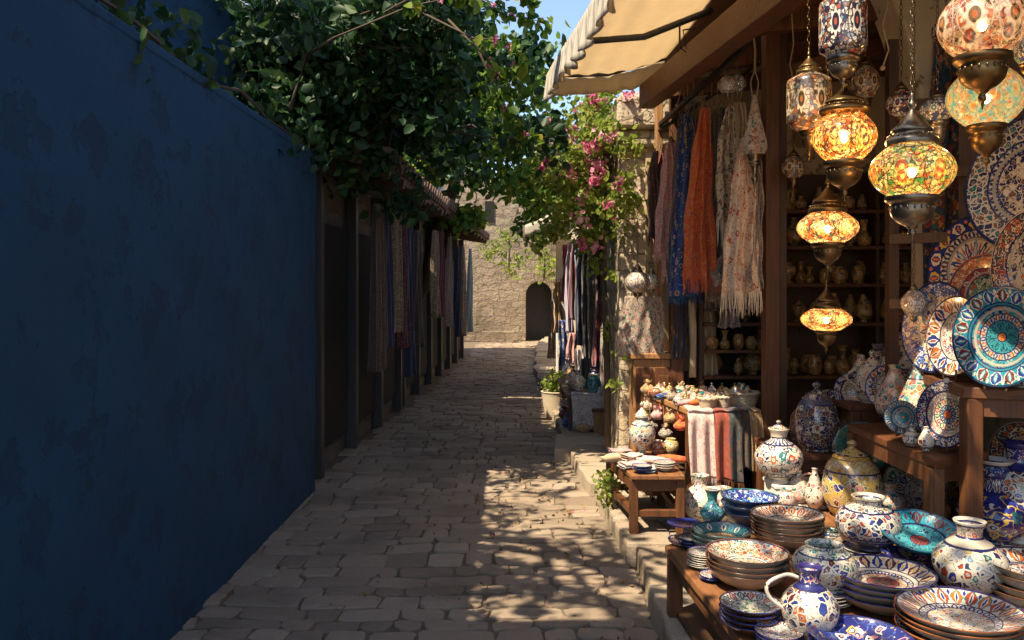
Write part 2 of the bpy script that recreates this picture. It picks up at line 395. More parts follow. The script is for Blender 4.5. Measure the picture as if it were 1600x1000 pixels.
# painted wares
M['b_orange'] = ceramic('bowl_orange_petals', [(0, ('floral', 42, CRM, TEAL, [NAVY, ORG, TEAL])), (.55, ('petal', .55, .95, 18, ORG, RED, NAVY, WHT, BRN)), (.96, ('solid', BRN))])
M['b_red'] = ceramic('bowl_red_lattice', [(0, ('floral', 46, (.45,.40,.3), GRN, [NAVY, TEAL, RED])), (.45, ('solid', WHT)), (.52, ('voro', 48, [RED, WHT, RED, MAR, ORG, TEAL], CRM, .09)), (.96, ('solid', BRN))])
M['b_green'] = ceramic('bowl_green_spray', [(0, ('floral', 34, WHT, GRN, [GRN, TEAL, YEL])), (.6, ('petal', .6, .96, 16, TEAL, RED, NAVY, WHT, NAVY)), (.965, ('solid', BRN))])
M['b_teal'] = ceramic('bowl_teal_sand', [(0, ('floral', 60, (.50,.38,.2), BRN, [YEL, ORG, CRM])), (.6, ('solid', (.02,.14,.13))), (.66, ('petal', .66, .95, 20, (.03,.2,.18), WHT, COB, (.02,.16,.15), NAVY)), (.96, ('solid', NAVY))])
M['b_blue'] = ceramic('bowl_cobalt_flowers', [(0, ('floral', 30, CRM, YEL, [YEL, TEAL, COB])), (.42, ('floral', 26, COB, SKY, [WHT, YEL, COB, SKY])), (.96, ('solid', TEAL))])
M['b_navy'] = ceramic('bowl_navy_sprigs', [(0, ('floral', 18, WHT, SKY, [COB, YEL, PNK])), (.3, ('floral', 20, (.012,.02,.16), (.05,.1,.3), [YEL, COB, PNK, WHT])), (.97, ('solid', COB))])
M['b_whiteblue'] = ceramic('bowl_white_rosette', [(0, ('petal', -.3, .3, 10, ORG, TEAL, NAVY, RED, NAVY)), (.3, ('voro', 60, [RED, ORG, WHT, RED, YEL], WHT, .1)), (.46, ('petal', .44, .56, 24, COB, NAVY, WHT, WHT, COB)), (.56, ('solid', WHT)), (.66, ('petal', .64, .97, 20, MAR, COB, YEL, WHT, NAVY)), (.965, ('solid', (.02,.015,.15)))])
M['b_redwhite'] = ceramic('bowl_red_white_fan', [(0, ('voro', 55, [SKY, WHT, PNK, YEL, COB, RED], WHT, .12)), (.50, ('petal', .47, .62, 26, (.03,.02,.2), COB, WHT, WHT, NAVY)), (.62, ('petal', .60, .97, 22, RED, ORG, COB, WHT, TEAL)), (.965, ('solid', (.02,.015,.15)))])
M['b_turq'] = ceramic('bowl_turquoise_star', [(0, ('petal', -.3, .25, 10, TEAL, RED, NAVY, RED, NAVY)), (.22, ('voro', 40, [TURQ, (.05,.35,.4), TURQ, NAVY], (.10,.42,.48), .08)), (.62, ('solid', NAVY)), (.65, ('petal', .62, .97, 18, (.02,.30,.38), MAR, MAR, (.01,.27,.36), NAVY)), (.965, ('solid', (.01,.12,.2)))])
M['b_small'] = ceramic('dish_small_white', [(0, ('floral', 60, WHT, COB, [COB, RED, TEAL])), (.7, ('petal', .7, .97, 20, COB, RED, YEL, WHT, NAVY)), (.96, ('solid', COB))])
M['p_teal'] = ceramic('plate_teal_medallion', [(0, ('petal', -.25, .1, 8, YEL, ORG, ORG, ORG, ORG)), (.09, ('petal', .05, .34, 16, TEAL, (.01,.2,.22), NAVY, (.04,.28,.28), NAVY)), (.33, ('petal', .32, .47, 22, RED, COB, YEL, (.30,.36,.33), NAVY)), (.46, ('voro', 44, [TEAL, RED, TURQ, NAVY, (.3,.33,.3)], (.05,.3,.33), .09)), (.62, ('solid', (.01,.16,.22))), (.68, ('petal', .66, .97, 18, MAR, COB, CRM, (.01,.20,.27), CRM)), (.965, ('solid', (.01,.10,.16)))])
M['p_white'] = ceramic('plate_white_orange', [(0, ('petal', -.3, .3, 10, COB, RED, NAVY, WHT, NAVY)), (.22, ('floral', 34, WHT, COB, [RED, COB, MAR])), (.56, ('solid', WHT)), (.60, ('petal', .58, .97, 14, ORG, COB, MAR, WHT, NAVY)), (.965, ('solid', BRN))])
M['p_blue'] = ceramic('plate_blue_white', [(0, ('petal', -.2, .55, 12, COB, SKY, RED, WHT, COB)), (.55, ('floral', 30, COB, SKY, [WHT, CRM, YEL])), (.965, ('solid', NAVY))])
M['p_bluebig'] = ceramic('plate_blue_iris', [(0, ('petal', -.3, .58, 14, COB, SKY, RED, WHT, COB)), (.58, ('petal', .56, .72, 24, NAVY, MAR, CRM, (.35,.38,.36), NAVY)), (.72, ('petal', .70, .96, 14, CRM, YEL, ORG, COB, NAVY)), (.965, ('solid', NAVY))])
M['p_orange'] = ceramic('plate_orange_rings', [(0, ('floral', 36, (.08,.2,.14), CRM, [RED, WHT, NAVY])), (.5, ('petal', .5, .66, 20, WHT, RED, NAVY, RED, NAVY)), (.66, ('floral', 40, (.42,.12,.03), CRM, [RED, TEAL, CRM])), (.95, ('solid', (.4,.1,.02)))])
M['p_navybig'] = ceramic('plate_navy_lattice', [(0, ('voro', 30, [CRM, NAVY, CRM, BRN, NAVY, NAVY], CRM, .06)), (.5, ('petal', .48, .64, 26, NAVY, NAVY, CRM, (.2,.25,.35), NAVY)), (.64, ('voro', 26, [NAVY, (.02,.04,.13), TEAL, NAVY, BRN], (.55,.5,.42), .12)), (.96, ('solid', NAVY))])
M['p_yellow'] = ceramic('plate_black_flowers', [(0, ('floral', 18, (.5,.44,.34), NAVY, [NAVY, ORG, BLK])), (.62, ('floral', 24, (.05,.05,.07), CRM, [YEL, ORG, WHT, RED])), (.96, ('solid', CRM))])
M['p_green'] = ceramic('plate_green_gold', [(0, ('floral', 24, (.03,.20,.15), (.3,.22,.05), [TEAL, (.3,.2,.05), (.03,.2,.22)])), (.96, ('solid', (.03,.2,.17)))])
M['p_medal'] = ceramic('plate_medallion', [(0, ('petal', -.1, .16, 8, ORG, RED, RED, ORG, NAVY)), (.14, ('petal', .12, .3, 12, TEAL, NAVY, CRM, (.1,.16,.2), NAVY)), (.28, ('petal', .28, .48, 14, RED, GRN, YEL, CRM, NAVY)), (.47, ('floral', 44, CRM, RED, [RED, TEAL, COB])), (.66, ('solid', BLK)), (.7, ('floral', 34, (.02,.03,.13), CRM, [WHT, ORG, CRM])), (.965, ('solid', NAVY))])
M['v_navywhite'] = ceramic('vase_navy_white', [(0, ('solid', WHT)), (.10, ('voro', 30, [WHT, COB, NAVY, WHT, ORG, WHT, MAR], WHT, .13)), (.74, ('solid', (.015,.02,.15))), (.80, ('floral', 30, (.02,.02,.16), WHT, [PNK, CRM, COB])), (.95, ('solid', (.03,.02,.16)))])
M['v_redwhite'] = ceramic('vase_white_red_flowers', [(0, ('solid', CRM)), (.14, ('petal', .12, .22, 14, NAVY, NAVY, CRM, WHT, NAVY)), (.2, ('floral', 17, WHT, NAVY, [RED, NAVY, TEAL, NAVY, ORG])), (.72, ('petal', .70, .84, 10, NAVY, COB, WHT, WHT, NAVY)), (.84, ('solid', CRM))])
M['v_blue'] = ceramic('vase_deep_blue', [(0, ('floral', 14, (.012,.016,.15), YEL, [COB, ORG, WHT, TEAL, YEL])), (.62, ('petal', .6, .78, 12, COB, BRN, CRM, (.015,.018,.14), CRM)), (.80, ('floral', 30, (.012,.018,.15), SKY, [WHT, YEL, COB])), (.94, ('solid', WHT))])
M['v_bluegrey'] = ceramic('vase_blue_lattice', [(0, ('solid', (.1,.1,.12))), (.2, ('petal', .12, .24, 24, NAVY, WHT, WHT, (.3,.3,.3), NAVY)), (.25, ('voro', 27, [COB, WHT, MAR, NAVY, (.3,.3,.34), COB, RED, WHT], WHT, .10)), (.75, ('voro', 36, [WHT, NAVY, BRN, SKY], WHT, .1)), (.94, ('solid', CRM))])
M['v_multi'] = ceramic('vase_multicolour', [(0, ('solid', WHT)), (.08, ('voro', 32, [WHT, GRN, COB, WHT, RED, TEAL, YEL, WHT, MAR], WHT, .14)), (.8, ('floral', 30, WHT, TEAL, [COB, TEAL, GRN]))])
M['v_bigmulti'] = ceramic('vase_white_blue_patches', [(0, ('solid', WHT)), (.06, ('voro', 24, [COB, WHT, RED, WHT, TEAL, YEL, NAVY, SKY, WHT], WHT, .14)), (.70, ('solid', (.45,.40,.33))), (.80, ('floral', 34, (.42,.36,.3), BRN, [RED, TEAL, BRN])), (.95, ('solid', WHT))])
M['v_teal'] = ceramic('vase_teal', [(0, ('floral', 34, (.02,.16,.18), SKY, [TEAL, NAVY, SKY])), (.7, ('solid', (.02,.22,.2))), (.93, ('solid', CRM))])
M['v_orange'] = ceramic('bottle_orange', [(0, ('petal', 0, .45, 12, ORG, RED, CRM, (.28,.09,.03), CRM)), (.45, ('solid', (.40,.13,.03))), (.55, ('floral', 44, (.35,.11,.03), CRM, [RED, WHT, TEAL])), (.94, ('solid', CRM))])
M['v_dark'] = ceramic('vase_dark_filigree', [(0, ('voro', 30, [NAVY, MAR, BRN, (.06,.05,.08), CRM, NAVY], (.5,.42,.32), .05)), (.9, ('solid', (.10,.09,.14)))])
M['v_pear'] = ceramic('vase_turquoise_medallion', [(0, ('solid', CRM)), (.07, ('voro', 22, [TEAL, RED, (.06,.28,.3), ORG, COB, CRM, GRN], (.5,.42,.3), .08)), (.8, ('floral', 40, TEAL, CRM, [COB, RED, CRM]))])
M['v_pink'] = ceramic('vase_rose', [(0, ('voro', 28, [PNK, (.3,.3,.3), CRM, TEAL, ORG, (.4,.18,.14)], CRM, .08))])
M['v_yellow'] = ceramic('jar_yellow', [(0, ('floral', 26, (.48,.30,.05), BRN, [YEL, (.3,.16,.03)])), (.2, ('voro', 24, [YEL, MAR, YEL, CRM, COB, GRN, (.5,.33,.06), PNK, YEL], (.66,.54,.3), .08)), (.78, ('voro', 40, [YEL, CRM, ORG, (.5,.35,.1)], (.6,.5,.28), .08))])
M['v_lace'] = ceramic('vase_white_lace', [(0, ('voro', 34, [WHT, PNK, WHT, MAR, TEAL, WHT], WHT, .12))])
M['gilt'] = ceramic('gilt_mosaic', [(0, ('voro', 22, [(.55,.28,.05), (.10,.05,.02), (.5,.32,.10), (.18,.12,.07), (.3,.07,.02), (.06,.09,.06)], (.46,.30,.12), .1))], rough=.3)
M['gilt2'] = ceramic('gilt_brown', [(0, ('floral', 20, (.26,.13,.035), (.6,.36,.1), [(.5,.26,.06), (.05,.04,.03), (.35,.3,.2)]))], rough=.3)

def cloth(n, *a, **k): M[n] = cloth_mat(n, *a, **k)
cloth('t_orange', ('floral', 26, (.80,.14,.035), (.85,.38,.07), [(.85,.40,.07), (.6,.07,.06), (.7,.25,.3), (.85,.2,.06)]), transl=.35)
cloth('t_royal', ('floral', 17, (.006,.05,.26), (.01,.14,.42), [YEL, (.01,.10,.35), CRM, (.006,.03,.16)]), transl=.1)
cloth('t_teal', ('floral', 30, (.006,.05,.12), (.02,.12,.22), [(.02,.13,.3), NAVY, (.05,.2,.3)]), transl=.1)
cloth('t_pink', ('floral', 34, (.76,.46,.42), (.55,.12,.12), [(.6,.18,.2), (.66,.5,.46), (.4,.3,.45)]), transl=.2)
cloth('t_red', ('floral', 40, (.10,.008,.01), (.5,.03,.02), [(.5,.05,.02), (.03,.01,.05)]), transl=.1)
cloth('t_blackred', ('floral', 36, (.02,.012,.02), (.3,.03,.03), [(.35,.06,.03), (.04,.05,.12), BLK]))
cloth('t_brown', ('floral', 44, (.12,.085,.055), (.3,.25,.16), [(.35,.28,.18), (.06,.04,.05), (.28,.2,.05)]))
cloth('t_dots', ('floral', 24, (.74,.60,.42), (.5,.38,.22), [(.04,.035,.05), (.05,.04,.05), (.35,.07,.05)]), transl=.2)
cloth('t_cream', None, (.72,.57,.36), transl=.3)
cloth('t_roses', ('floral', 15, (.78,.63,.47), (.6,.42,.3), [(.50,.08,.04), (.6,.3,.15), (.66,.5,.36), (.5,.12,.08)]), transl=.2)
cloth('t_grey', ('floral', 50, (.30,.25,.2), (.1,.08,.1), [(.12,.08,.09), (.4,.33,.28), (.25,.06,.06)]))
cloth('t_multi', ('voro', 30, [(.35,.08,.03), (.05,.08,.12), (.4,.3,.2), (.1,.15,.08), (.3,.16,.2)], (.35,.28,.2), .06))
cloth('t_rosewhite', ('floral', 22, (.66,.52,.46), (.6,.4,.4), [(.55,.2,.22), (.66,.5,.46), (.6,.38,.36)]), transl=.1)
cloth('t_stripe', ('voro', 34, [(.4,.05,.02), (.03,.1,.07), (.4,.2,.05), (.02,.04,.09)], (.1,.06,.03), .05), None, (1, [(.30,.04,.02), (.02,.04,.05), (.33,.07,.02), (.02,.10,.06), (.34,.14,.03), (.25,.03,.02)]))
cloth('t_dark', ('floral', 40, (.035,.025,.02), (.1,.05,.03), [(.1,.05,.03), (.06,.06,.05)]))
cloth('t_ochre', ('floral', 30, (.40,.25,.11), (.25,.12,.04), [(.3,.14,.05), (.5,.38,.22)]))
cloth('t_magenta', None, (.30,.02,.10)); cloth('t_lilac', None, (.45,.36,.46)); cloth('t_maroon', None, (.10,.015,.03)); cloth('t_navy', None, (.012,.018,.06)); cloth('t_ltblue', None, (.16,.24,.32))
cloth('t_kilim', ('voro', 20, [(.02,.07,.13), (.45,.15,.04), (.01,.10,.14), (.35,.22,.1), (.02,.03,.1), (.3,.05,.03)], (.02,.05,.10), .07))
cloth('t_embroid', ('voro', 26, [(.5,.42,.33), (.3,.07,.05), (.06,.14,.11), (.4,.3,.22), (.45,.2,.12), (.1,.08,.1)], (.46,.40,.32), .09))
cloth('t_lace', ('floral', 30, (.50,.46,.44), (.3,.25,.3), [(.10,.08,.12), (.45,.3,.33), (.6,.55,.5)]))
M['awning'] = cloth_mat('awning_canvas', None, (.78,.66,.47), transl=.6)
M['valance'] = cloth_mat('awning_valance', None, (.55,.50,.42), None, (60, [(.60,.55,.46), (.56,.50,.41), (.34,.30,.25)]), .3) if False else cloth_mat('awning_valance', None, (.58,.52,.43), (46, [(.64,.58,.48), (.60,.54,.44), (.30,.26,.21)]), .3)

def glass_mat(name, scale, cols, line, th, lit):
    b = NB(name); P = b.vm('ADD', b.obj(), (1.3, 2.1, .7))
    c = band_colour(b, ('voro', scale*1.2, cols, line, th), None, None, P)
    su = b.node('ShaderNodeSeparateXYZ', Vector=b.node('ShaderNodeTexCoord').outputs['UV'])
    cx = b.m_('SUBTRACT', b.m_('FRACT', b.m_('MULTIPLY', su.outputs[0], 7.)), .5); cy = b.m_('MULTIPLY', su.outputs[1], .62)
    d = b.m_('SQRT', b.m_('ADD', b.m_('MULTIPLY', cx, cx), b.m_('MULTIPLY', cy, cy)))
    ang = b.m_('ARCTAN2', cy, cx); pet = b.m_('ADD', .25, b.m_('MULTIPLY', b.m_('COSINE', b.m_('MULTIPLY', ang, 8.)), .045))
    c = b.mix(b.m_('LESS_THAN', b.m_('ABSOLUTE', b.m_('SUBTRACT', d, .44)), .022), c, line)
    c = b.mix(b.m_('LESS_THAN', d, b.m_('ADD', pet, .03)), c, line); c = b.mix(b.m_('LESS_THAN', d, pet), c, cols[0])
    c = b.mix(b.m_('LESS_THAN', d, .17), c, line); c = b.mix(b.m_('LESS_THAN', d, .15), c, cols[3]); c = b.mix(b.m_('LESS_THAN', d, .07), c, cols[2])
    nm = b.bump(b.voro(P, scale*1.0, 'DISTANCE_TO_EDGE').outputs['Distance'], .5, .004)
    p = b.principled(c, .13, 0, nm, Coat_Weight=.6)
    t = b.node('ShaderNodeBsdfTranslucent', Color=b.node('ShaderNodeGamma', Color=c, Gamma=1.55).outputs[0], Normal=nm).outputs[0]
    x = b.node('ShaderNodeBsdfTransparent', Color=b.mix(.5, c, (1,.8,.5))).outputs[0]
    mx = b.nt.nodes.new('ShaderNodeMixShader'); b.put(mx.inputs[0], .095 if lit else .15); b.put(mx.inputs[1], p); b.put(mx.inputs[2], t)
    m2 = b.nt.nodes.new('ShaderNodeMixShader'); b.put(m2.inputs[0], .48 if lit else 0.); b.put(m2.inputs[1], mx.outputs[0]); b.put(m2.inputs[2], x)
    return b.done(m2.outputs[0])
M['g_green'] = glass_mat('glass_green_yellow', 30, [(.55,.55,.2), (.1,.4,.12), (.75,.6,.25), (.6,.12,.05), (.65,.65,.4), (.03,.15,.2), (.8,.75,.5)], (.08,.06,.03), .045, True)
M['g_amber'] = glass_mat('glass_amber', 34, [(.80,.50,.20), (.5,.14,.04), (.85,.60,.28), (.08,.08,.08), (.7,.32,.08), (.85,.68,.42), (.2,.07,.03)], (.04,.02,.01), .06, True)
M['g_amber2'] = glass_mat('glass_amber_pattern', 32, [(.8,.55,.28), (.55,.17,.06), (.06,.17,.2), (.85,.64,.38), (.6,.28,.1), (.12,.05,.03), (.7,.62,.5)], (.05,.03,.02), .05, True)
M['g_white'] = glass_mat('glass_white_black', 34, [(.72,.68,.58), (.7,.64,.54), (.45,.10,.06), (.03,.03,.06), (.72,.68,.6), (.35,.18,.1), (.3,.35,.4)], (.05,.03,.03), .05, False)
M['g_whitered'] = glass_mat('glass_white_red', 28, [(.76,.70,.60), (.74,.68,.58), (.55,.12,.05), (.06,.07,.06), (.74,.66,.55), (.25,.05,.05)], (.62,.5,.42), .05, True)
M['g_whitegold'] = glass_mat('glass_white_gold', 30, [(.62,.5,.34), (.6,.46,.3), (.4,.14,.05), (.08,.05,.03), (.15,.2,.25), (.62,.5,.33)], (.25,.13,.05), .05, False)
M['g_blue'] = glass_mat('glass_turquoise', 30, [(.06,.4,.5), (.3,.45,.4), (.6,.25,.08), (.5,.45,.25), (.05,.3,.45), (.6,.55,.45)], (.5,.42,.3), .05, True)
M['g_bluewhite'] = glass_mat('glass_blue_white', 40, [(.72,.7,.65), (.05,.12,.5), (.7,.66,.6), (.1,.3,.25), (.7,.6,.55)], (.12,.1,.1), .06, False)
M['g_silver'] = glass_mat('glass_pearl', 34, [(.7,.66,.6), (.5,.5,.5), (.72,.7,.66), (.35,.25,.2), (.6,.45,.35)], (.3,.25,.2), .04, False)
FR = {'t_orange': (.7,.16,.06), 't_royal': (.02,.10,.25), 't_dots': (.7,.58,.42), 't_roses': (.78,.66,.5), 't_cream': (.7,.56,.36), 't_pink': (.72,.45,.42), 't_blackred': (.10,.02,.02), 't_red': (.35,.03,.02), 't_brown': (.16,.12,.08), 't_teal': (.02,.10,.16), 't_grey': (.3,.26,.22), 't_multi': (.25,.12,.08), 't_ochre': (.4,.25,.11), 't_rosewhite': (.66,.5,.46), 't_stripe': (.2,.08,.04), 't_lace': (.5,.46,.44)}
for k_, v_ in FR.items(): M['f'+k_] = plain('fringe_'+k_[2:], v_, .9, 0, .3, .2)
b = NB('lamp_bulb'); M['bulb'] = b.done(b.node('ShaderNodeEmission', Color=(1,.72,.36), Strength=40.).outputs[0])

# ================================================================ THE SETTING
KX = [(0, .62), (3.6, .64), (4.8, .66), (6.9, .55), (9.8, .46), (15, .40), (21, .62), (27, 1.2)]
LX = [(0, -1.5), (6.4, -1.5), (10, -1.22), (17, -.85), (27, -.7)]
g = MB(); g.box((0, 40, -.30), (160, 160, .4)); struct(g.build('ground', M['ground']))
g = MB(); g.box((0, 14, -.041), (8, 34, .072)); struct(g.build('alley_bed', M['dirt']))
g = MB(); y = .9
while y < 27:
    d = R.uniform(.11, .24); x = interp(LX, y)-.1+R.uniform(-.15, 0); xe = interp(KX, y)+.02
    while x < xe-.05:
        w = min(R.choice((R.uniform(.13, .22), R.uniform(.2, .40))), xe-x)
        if xe-x-w < .09: w = xe-x
        j = .004; x0, x1, y0, y1 = x+j, x+w-j, y+j, y+d-j; g.t = R.random()
        if x1-x0 > .03:
            hz = R.uniform(-.005, .006); c = min(.024, (x1-x0)*.2); base = []; top = []; cx, cy = (x0+x1)/2, (y0+y1)/2
            corners = [(x0+c, y0), (cx, y0), (x1-c, y0), (x1, y0+c), (x1, y1-c), (x1-c, y1), (cx, y1), (x0+c, y1), (x0, y1-c), (x0, y0+c)]
            wob = lambda q: (q[0]+R.uniform(-.011, .011), q[1]+R.uniform(-.011, .011)+.022*math.sin(q[0]*3.1+y*1.7)+.012*math.sin(q[0]*9+y*5))
            ring = [wob(q) for q in corners]
            tx, ty = R.uniform(-.035, .035), R.uniform(-.035, .035)
            for k, (s_, z) in enumerate(((1, -.03), (.997, .000), (.965, .006), (.6, .008))):
                idx = []
                for q in ring:
                    px, py = lerp(cx, q[0], s_), lerp(cy, q[1], s_)
                    idx.append(g.vert((px, py, z+(hz+(px-cx)*tx+(py-cy)*ty+R.uniform(-.002, .002) if k else 0))))
                if k:
                    for a in range(10): g.face((prev[a], prev[(a+1) % 10], idx[(a+1) % 10], idx[a]))
                prev = idx
            m = g.vert((cx, cy, .007+hz))
            for a in range(10): g.face((prev[a], prev[(a+1) % 10], m))
        x += w
    y += d
struct(g.build('cobbled_alley', M['paving'], smooth=False, tint=True))
# raised pavement with kerb slabs
g = MB(); poly = [(interp(KX, t)+.12, t) for t in (0, 3.6, 4.8, 6.9, 9.8, 15, 21, 27)]+[(6, 27), (6, 0)]
g.prism(poly, -.02, .10); struct(g.build('pavement_bed', M['dirt']))
g = MB(); y = .4
while y < 26:
    L = R.uniform(.38, .75); x = interp(KX, y+L/2); nx = 3 if y < 9 else 2; xx = x+R.uniform(-.035, .03)
    for k in range(nx):
        w = R.uniform(.26, .42); g.t = R.random(); zt = .125+R.uniform(-.012, .012)
        c = Vector((xx+w/2, y+L/2, 0)); rz = -math.atan2(interp(KX, y+L)-interp(KX, y), L)
        T = Matrix.Translation(c) @ Matrix.Rotation(rz, 4, 'Z'); n = 6; a, bb = w/2-.006, L/2-.006; pts = []
        for q in range(n): pts.append((lerp(-a, a, q/n), -bb))
        for q in range(n): pts.append((a, lerp(-bb, bb, q/n)))
        for q in range(n): pts.append((lerp(a, -a, q/n), bb))
        for q in range(n): pts.append((-a, lerp(bb, -bb, q/n)))
        pts = [(p[0]+R.uniform(-.012, .012), p[1]+R.uniform(-.012, .012)) for p in pts]
        i0 = len(g.v)
        for s_, z in ((1., -.03), (1.0, zt-.02), (.975, zt-.004), (.94, zt)):
            for p in pts: g.vert(T @ Vector((p[0]*s_, p[1]*s_, z+R.uniform(-.002, .002))))
        m = len(pts)
        for ri in range(3):
            for q in range(m): g.face((i0+ri*m+q, i0+ri*m+(q+1) % m, i0+(ri+1)*m+(q+1) % m, i0+(ri+1)*m+q))
        g.face([i0+3*m+q for q in range(m)]); xx += w
    y += L
struct(g.build('pavement_kerb', M['kerb'], tint=True))
g = MB(); g.t = .6
for x0, x1, y0, y1, h in ((.40, .60, 7.35, 8.1, .13), (.30, .52, 8.6, 9.2, .09), (.47, .66, 5.9, 6.5, .07))[:1]:
    g.box(((x0+x1)/2, (y0+y1)/2, h/2), (x1-x0, y1-y0, h), R.uniform(-.08, .08))
struct(g.build('pavement_step', M['kerb'], bevel=.015, tint=True))

# ---------------------------------------------------------------- end of the alley
def arch_wall(name, x0, x1, y, z1, ax, aw, ah, mat, thick=.8, win=()):
    g = MB(); g.box(((x0+ax-aw)/2, y+thick/2, z1/2), (ax-aw-x0, thick, z1)); g.box(((x1+ax+aw)/2, y+thick/2, z1/2), (x1-ax-aw, thick, z1))
    n = 10; M2 = Matrix.Translation((0, y+thick, 0)) @ Matrix.Rotation(PI/2, 4, 'X')
    pts = [(ax+aw*math.cos(PI*k/n), ah+aw*math.sin(PI*k/n)) for k in range(n+1)]
    for (xa, za), (xb, zb) in zip(pts, pts[1:]): g.prism([(xb, zb), (xa, za), (xa, z1), (xb, z1)], 0, thick, 0, M2)
    return g
root = tag(empty('stone_tower', (1.2, 24.0, 0)), 'tall rough sandstone tower wall with small dark openings at the far end of the alley', 'tower')
g = arch_wall('wall', -4.4, 2.6, 0, 4.75, -.42, .38, 1.35, None)
for k in range(11): g.box((-4.1+k*.66+R.uniform(-.1, .1), .4, 4.75+R.uniform(.0, .12)), (R.uniform(.4, .64), .7, R.uniform(.1, .3)))
g.build('wall', M['stone_wall'], root, bevel=.02)
g = MB(); g.box((-.45, .75, 1.0), (1.0, .06, 2.0)); g.build('door', M['wood_grey'], root)
for k, (x, z, w, h) in enumerate(((-1.85, 3.75, .26, .6), (-.75, 4.15, .18, .22), (-1.0, 3.2, .14, .22))):
    g = MB(); g.box((x, -.01, z), (w, .06, h)); g.build('window', M['dark'], root)
g = MB(); g.box((-1.6, -.35, .16), (.9, .4, .32)); g.build('plinth', M['stone_wall'], root)

# ---------------------------------------------------------------- left side of the alley
def planks(x, y0, y1, z0, z1, w, mat, name, parent, jitter=.008, th=.03):
    g = MB(); y = y0
    while y < y1-.02:
        ww = min(w*R.uniform(.8, 1.2), y1-y); g.box((x+R.uniform(-jitter, jitter), y+ww/2, (z0+z1)/2), (th, ww-.008, z1-z0)); y += ww
    return g.build(name, mat, parent)
root = tag(empty('added_navy_house', (-1.9, 3.1, 0)), 'added plain wall along the left edge, its darkness put into the navy colour', 'house')  # added house filling the dark left edge
def P0(o): o.location = Vector(o.location)-Vector((-1.9, 3.1, 0)); return o
def bumpy_wall(x, y0, y1, z0, z1, th, name, mat):
    g = MB(); n = int((y1-y0)/.09); m = int((z1-z0)/.09)
    g.grid(lambda u, v: Vector((x+.010*math.sin(u*23+v*7)*math.sin(v*19)+R.uniform(-.002, .002), lerp(y0, y1, u), lerp(z0, z1, v))), n, m)
    g.box((x-th/2-.02, (y0+y1)/2, (z0+z1)/2), (th, y1-y0, z1-z0)); return P0(g.build(name, mat, root, smooth=False))
bumpy_wall(-1.50, -.6, 2.2, 0, 4.5, 1.8, 'wall', M['navy_wall']); bumpy_wall(-1.50, 2.2, 6.35, 0, 2.55, 1.8, 'wall', M['navy_wall'])  # tall near section, out of view, shaped to shade the front table
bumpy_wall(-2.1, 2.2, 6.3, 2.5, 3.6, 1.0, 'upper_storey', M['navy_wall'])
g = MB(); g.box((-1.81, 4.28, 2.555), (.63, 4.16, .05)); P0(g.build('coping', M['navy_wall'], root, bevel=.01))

def tiled_shop(label, y0, y1, x0, x1, ze, zr, cloths, grp='small shops along the shaded left side'):
    # facade runs from (x0, y0) to (x1, y1); eaves hang over the alley
    d = Vector((x1-x0, y1-y0, 0)); L = d.length; rz = math.atan2(d.y, d.x)
    root = tag(empty('tiled_shop', (x0, y0, 0), rz), label, 'shop building', grp)   # local +x along the facade, +y away from the alley
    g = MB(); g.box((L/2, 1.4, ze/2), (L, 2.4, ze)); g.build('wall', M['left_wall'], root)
    g = MB(); n = int(L/.19)
    g.beam((L/2, -.42, ze-.02), (L/2, 2.7, zr), L+.2, .06)
    for k in range(n+1):
        x = k*L/n
        for q in range(7):
            a, b2 = q/7, (q+1.15)/7
            g.tube([(x+R.uniform(-.01, .01), lerp(-.48, 2.7, a), lerp(ze, zr+.03, a)+.05+R.uniform(0, .02)), (x+R.uniform(-.01, .01), lerp(-.48, 2.7, b2), lerp(ze, zr+.03, b2)+.035)], [.075, .06], 6)
    g.build('roof', M['tile_roof'], root)
    for k in range(int(L/.7)+1): g = MB(); g.beam((.1+k*.7, -.45, ze-.07), (.1+k*.7, .3, ze+.05), .06, .08); g.build('rafter', M['wood_dark'], root)
    k = 0
    while k*1.25 < L: g = MB(); g.box((k*1.25+.06, .14, ze/2), (.10, .10, ze)); g.build('post', M['wood_grey'], root); k += 1
    for k in range(int(L/1.25)):
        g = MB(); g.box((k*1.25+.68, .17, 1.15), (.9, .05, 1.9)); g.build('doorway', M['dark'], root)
    return root
tiled_shop('low shaded stone shop with tiled eaves, nearer of the pair beyond the added navy wall', 6.7, 10.6, -1.45, -1.30, 2.55, 3.3, 0)
tiled_shop('low shaded stone shop with tiled eaves, farther of the pair on the left', 10.9, 18.5, -1.32, -.98, 2.62, 3.1, 0)
root = tag(empty('plaster_house', (-3.4, 14.5, 0)), 'pale two storey plaster house behind the left shop roofs', 'house')
g = MB(); g.box((0, 2, 2.4), (3.6, 6, 4.8)); g.build('wall', M['house_plaster'], root)
g = MB(); g.box((0, 2, 4.88), (3.9, 6.3, .16)); g.build('roof', M['tile_roof'], root)
g = MB(); g.box((.9, -1.02, 3.7), (.55, .06, .9)); g.build('window', M['dark'], root)

